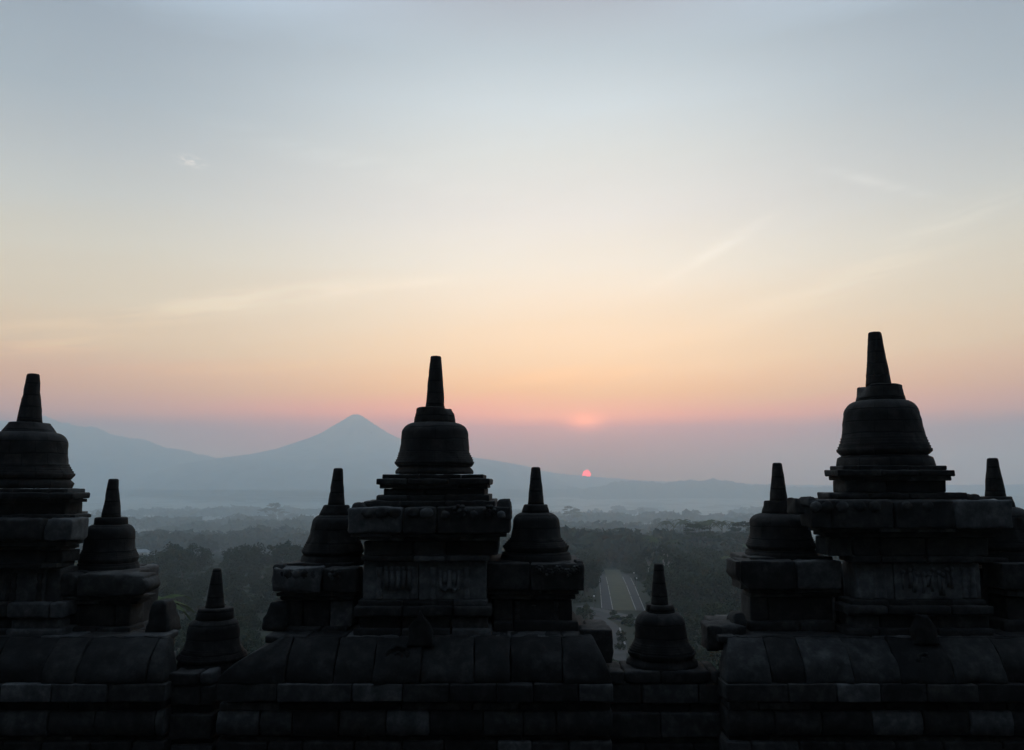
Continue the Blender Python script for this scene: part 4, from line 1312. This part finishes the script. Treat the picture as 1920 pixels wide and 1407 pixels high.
def wood(r0, r1, n, tmpl, w, h, seed, thresh, windows):
    r_ = np.random.default_rng(seed)
    out = []
    tries = 0
    while len(out) < n and tries < n * 8:
        tries += 1
        wx = windows[r_.integers(len(windows))]
        px = r_.uniform(*wx)
        rad = math.sqrt(r_.uniform(r0 * r0, r1 * r1))
        a = math.atan((px - 960) / F / math.cos(PITCH))
        x, y = rad * math.sin(a), rad * math.cos(a)
        if rad < 800 and not clear(x, y, 4): continue
        if fbm(x * 0.0022 + seed, y * 0.0075 * (600 / max(rad, 600)) ** 0.5, 1.0, 3) < thresh + 0.13 * r_.normal(): continue
        if any((x - b[0]) ** 2 + (y - b[1]) ** 2 < 16 ** 2 for b in HOUSES): continue
        t_ = tmpl[r_.integers(len(tmpl))]
        big = 1.0 + 0.5 * max(0, r_.normal())
        th = r_.uniform(0, 6.28); c_, s_ = math.cos(th), math.sin(th)
        sx = w * r_.uniform(0.35, 0.65) * big; sz = h * r_.uniform(0.7, 1.15) * big ** 0.6
        q = t_.copy()
        qx = (q[..., 0] * c_ - q[..., 1] * s_) * sx + x; qy = (q[..., 0] * s_ + q[..., 1] * c_) * sx + y
        out.append(np.stack([qx, qy, q[..., 2] * sz + float(gz(x, y))], -1))
    return out
hpts = [(256, 1012, 860), (341, 996, 1230), (300, 1026, 640), (322, 1024, 650), (515, 957, 1900), (1180, 962, 1900)]
HOUSES = []
for px, py, r_ in hpts:
    d = P(px, py, 1.0); d = d / math.hypot(d.x, d.y); HOUSES.append((d.x * r_, d.y * r_))
WIN = [(60, 700), (890, 1450)]
parts_ = (wood(430, 800, 900, T_NEAR, 18, 12, 31, -0.1, [(890, 1450)]) + wood(880, 1180, 560, T_NEAR, 24, 15, 35, -0.08, [(60, 700)])
          + wood(1020, 1500, 520, T_NEAR, 28, 17, 32, -0.05, [(890, 1450)]) + wood(1420, 1800, 420, T_MID, 32, 18, 36, 0.0, [(60, 700)])
          + wood(2050, 2500, 420, T_FAR, 44, 22, 33, 0.05, [(60, 1560)]) + wood(3000, 3500, 420, T_FAR, 52, 22, 37, 0.1, [(60, 1560)])
          + wood(110, 420, 420, T_MID, 10, 8, 34, -0.2, [(-700, 190), (640, 960), (1450, 2700)]) + wood(420, 1150, 900, T_MID, 20, 12, 38, -0.1, [(-700, 60), (700, 890), (1450, 2700)])
          + wood(1300, 2500, 500, T_FAR, 40, 18, 39, 0.0, [(-700, 60), (1560, 2700)]))
fq = np.concatenate(parts_)
def undergrowth(n, r0, r1, wins, seed):
    r_ = np.random.default_rng(seed); out = []
    while len(out) < n:
        wx = wins[r_.integers(len(wins))]; px = r_.uniform(*wx)
        rad = math.sqrt(r_.uniform(r0 * r0, r1 * r1)); a = math.atan((px - 960) / F / math.cos(PITCH))
        x, y = rad * math.sin(a), rad * math.cos(a)
        p2, q2 = px_of(x, y, float(gz(x, y)))
        if not clear(x, y, 0.5) and not (1096 < p2 < 1222 and q2 > 1150 and r_.uniform() < 0.4): continue
        if seg_d(x, y, pt[0], pt[-1]) < 4: continue
        q = T_MID[r_.integers(len(T_MID))][:-2].copy()
        th = r_.uniform(0, 6.28); w = r_.uniform(1.2, 3.0); h = r_.uniform(0.8, 2.2)
        qx = (q[..., 0] * math.cos(th) - q[..., 1] * math.sin(th)) * w + x; qy = (q[..., 0] * math.sin(th) + q[..., 1] * math.cos(th)) * w + y
        out.append(np.stack([qx, qy, (q[..., 2] - 0.3) * h + float(gz(x, y))], -1))
    return out
uq = np.concatenate(undergrowth(1500, 80, 450, [(230, 600), (1010, 1430), (1010, 1430)], 77) + undergrowth(1500, 330, 900, [(240, 600)], 78)
    + undergrowth(900, 70, 330, [(-600, 230), (600, 1010), (1430, 2500)], 79))
tag(mesh_np('undergrowth', uq.reshape(-1, 3), quad_faces(len(uq)), LEAF), 'low scrub growing between the trees below the temple', 'undergrowth', kind='stuff')
tag(mesh_np('woods', fq.reshape(-1, 3), quad_faces(len(fq)), LEAF_FAR), 'misty woods fading across the plain', 'woods', kind='stuff')

# ------------------------------------------------------------------ houses in the mist
def house(x, y, rot, w, d, h, label, roofmat, group=None):
    z = float(gz(x, y))
    r_ = empty('house', (x, y, z)); r_.rotation_euler = (0, 0, rot)
    tag(r_, label, 'house', group)
    def mk(name, v, f, m, parent=r_):
        me = bpy.data.meshes.new(name); me.from_pydata(v, [], f); me.update(); me.materials.append(m)
        o = bpy.data.objects.new(name, me); C.objects.link(o); o.parent = parent; return o
    def box(x0, x1, y0, y1, z0, z1):
        return ([(x0, y0, z0), (x1, y0, z0), (x1, y1, z0), (x0, y1, z0), (x0, y0, z1), (x1, y0, z1), (x1, y1, z1), (x0, y1, z1)],
                [(0, 3, 2, 1), (4, 5, 6, 7), (0, 1, 5, 4), (1, 2, 6, 5), (2, 3, 7, 6), (3, 0, 4, 7)])
    mk('wall', *box(-w / 2, w / 2, -d / 2, d / 2, -1.5, h), PLASTER)
    o_ = 0.9; rz = h + d * 0.32
    v = [(-w / 2 - o_, -d / 2 - o_, h - 0.1), (w / 2 + o_, -d / 2 - o_, h - 0.1), (w / 2 + o_, d / 2 + o_, h - 0.1), (-w / 2 - o_, d / 2 + o_, h - 0.1),
         (-w / 2 + d * 0.2, 0, rz), (w / 2 - d * 0.2, 0, rz)]
    mk('roof', v, [(0, 1, 5, 4), (1, 2, 5), (2, 3, 4, 5), (3, 0, 4), (0, 3, 2, 1)], roofmat)
    mk('door', *box(-0.6, 0.6, -d / 2 - 0.06, -d / 2 + 0.02, -0.1, 2.2), BARK)
    for sx in (-0.3, 0.3):
        mk('window', *box(sx * w - 0.7, sx * w + 0.7, -d / 2 - 0.05, -d / 2 + 0.02, 1.0, 2.2), METAL)
hl = [('pale-roofed long house in the mist just right of the left wing stupa', 22, 8, 3.2, 0.15), ('house with bright slanting roof on the misty slope left of the middle shrine', 18, 9, 3.6, 0.9),
      ('low pale-roofed house behind the dark row of trees, left one of the pair', 15, 7, 3.0, 0.1), ('low pale-roofed house behind the dark row of trees, right one of the pair', 10, 7, 3.0, 0.3),
      ('tiny white house glinting under the flat-topped tree left of the middle shrine', 9, 8, 6, 0.0), ('faint house lost in the mist above the avenue', 14, 9, 4, 0.4)]
for (x, y), (lb, w_, d_, h_, rt) in zip(HOUSES, hl):
    house(x, y, rt, w_, d_, h_, lb, ROOFM)

# ------------------------------------------------------------------ lamp posts beside the avenue
def lamp_post(first, loc, label):
    r_ = empty('lamp_post', loc)
    tag(r_, label, 'lamp post', 'lamp posts along the avenue')
    if first is None:
        mb = MB(); tube(mb, [Vector((0, 0, -0.3)), Vector((0, 0, 1.2)), Vector((0, 0, 3.2))], 0.09, 0.06, 8)
        v, f = uvsphere((0, 0, 0.15), 0.3, 12, 6, (1, 1, 0.5)); mb.add(v, f)
        me = mb.build('post', METAL); me.parent = r_; 
        mb = MB(); v, f = uvsphere((0, 0, 3.4), 0.24, 14, 8); mb.add(v, f)
        gl_ = mb.build('lamp_globe', GLOBE); gl_.parent = r_
    else:
        for c in first.children:
            d = c.copy(); C.objects.link(d); d.parent = r_
    return r_
first = None
for px, py in ((1114, 1100), (1115.5, 1106), (1113, 1094), (1116, 1113), (1189, 1092), (1194, 1104), (1114, 1143)):
    g_ = G(px, py)
    o = lamp_post(first, g_, 'white-globed lamp post at the side of the grassy avenue')
    first = first or o

# ------------------------------------------------------------------ birds
def bird(px, py, Y, span, label, bank):
    c = P(px, py, Y)
    r_ = empty('bird', c); r_.rotation_euler = (0, bank, 0.6)
    tag(r_, label, 'bird', None)
    me = bpy.data.meshes.new('body')
    L_ = span * 0.42
    mb = MB()
    v, f = uvsphere((0, 0, 0), 1.0, 10, 8)
    mb.add([(p[0] * span * 0.07, p[1] * L_ * 0.5, p[2] * span * 0.06) for p in v], f)
    b_ = mb.build('body', BIRDM, None); b_.parent = r_
    for s in (-1, 1):
        w_ = [(0, L_ * 0.18, 0), (s * span * 0.22, L_ * 0.22, span * 0.10), (s * span * 0.5, -L_ * 0.05, span * 0.06), (s * span * 0.24, -L_ * 0.12, span * 0.09), (0, -L_ * 0.15, 0)]
        lo = [(x, y, z - span * 0.012) for x, y, z in w_]
        n = len(w_)
        fs = [tuple(range(n)), tuple(reversed(range(n, 2 * n)))] + [(i, (i + 1) % n, n + (i + 1) % n, n + i) for i in range(n)]
        o = mesh_np('wing', w_ + lo, fs, BIRDM); o.parent = r_
bird(1172.5, 658, 120, 0.30, 'small dark bird in flight, the one higher right of the glow over the sun', 0.2)
bird(1091.5, 648, 160, 0.26, 'tiny dark bird flying straight above the red sun', -0.2)
bird(696, 812, 140, 0.28, 'tiny dark bird in flight against the volcano slope', 0.1)

# ------------------------------------------------------------------ haze
hm = bpy.data.materials.new('haze'); hm.use_nodes = True
ht = hm.node_tree; ht.nodes.clear()
ho = ht.nodes.new('ShaderNodeOutputMaterial'); hv = ht.nodes.new('ShaderNodeVolumePrincipled')
hv.inputs['Color'].default_value = (*HAZE_COL, 1)
hv.inputs['Density'].default_value = SIG
hv.inputs['Anisotropy'].default_value = HAZE_G
for nme in ('Density Attribute', 'Color Attribute', 'Temperature Attribute'):
    if nme in hv.inputs: hv.inputs[nme].default_value = ''
ht.links.new(hv.outputs[0], ho.inputs['Volume'])
x0, x1, y0, y1, z0, z1 = -6600, 6600, -600, HAZE_FAR, -190, HAZE_TOP
hvv = [(x0, y0, z0), (x1, y0, z0), (x1, y1, z0), (x0, y1, z0), (x0, y0, z1), (x1, y0, z1), (x1, y1, z1), (x0, y1, z1)]
hff = [(0, 3, 2, 1), (4, 5, 6, 7), (0, 1, 5, 4), (1, 2, 6, 5), (2, 3, 7, 6), (3, 0, 4, 7)]
tag(mesh_np('haze', hvv, hff, hm), kind='stuff')
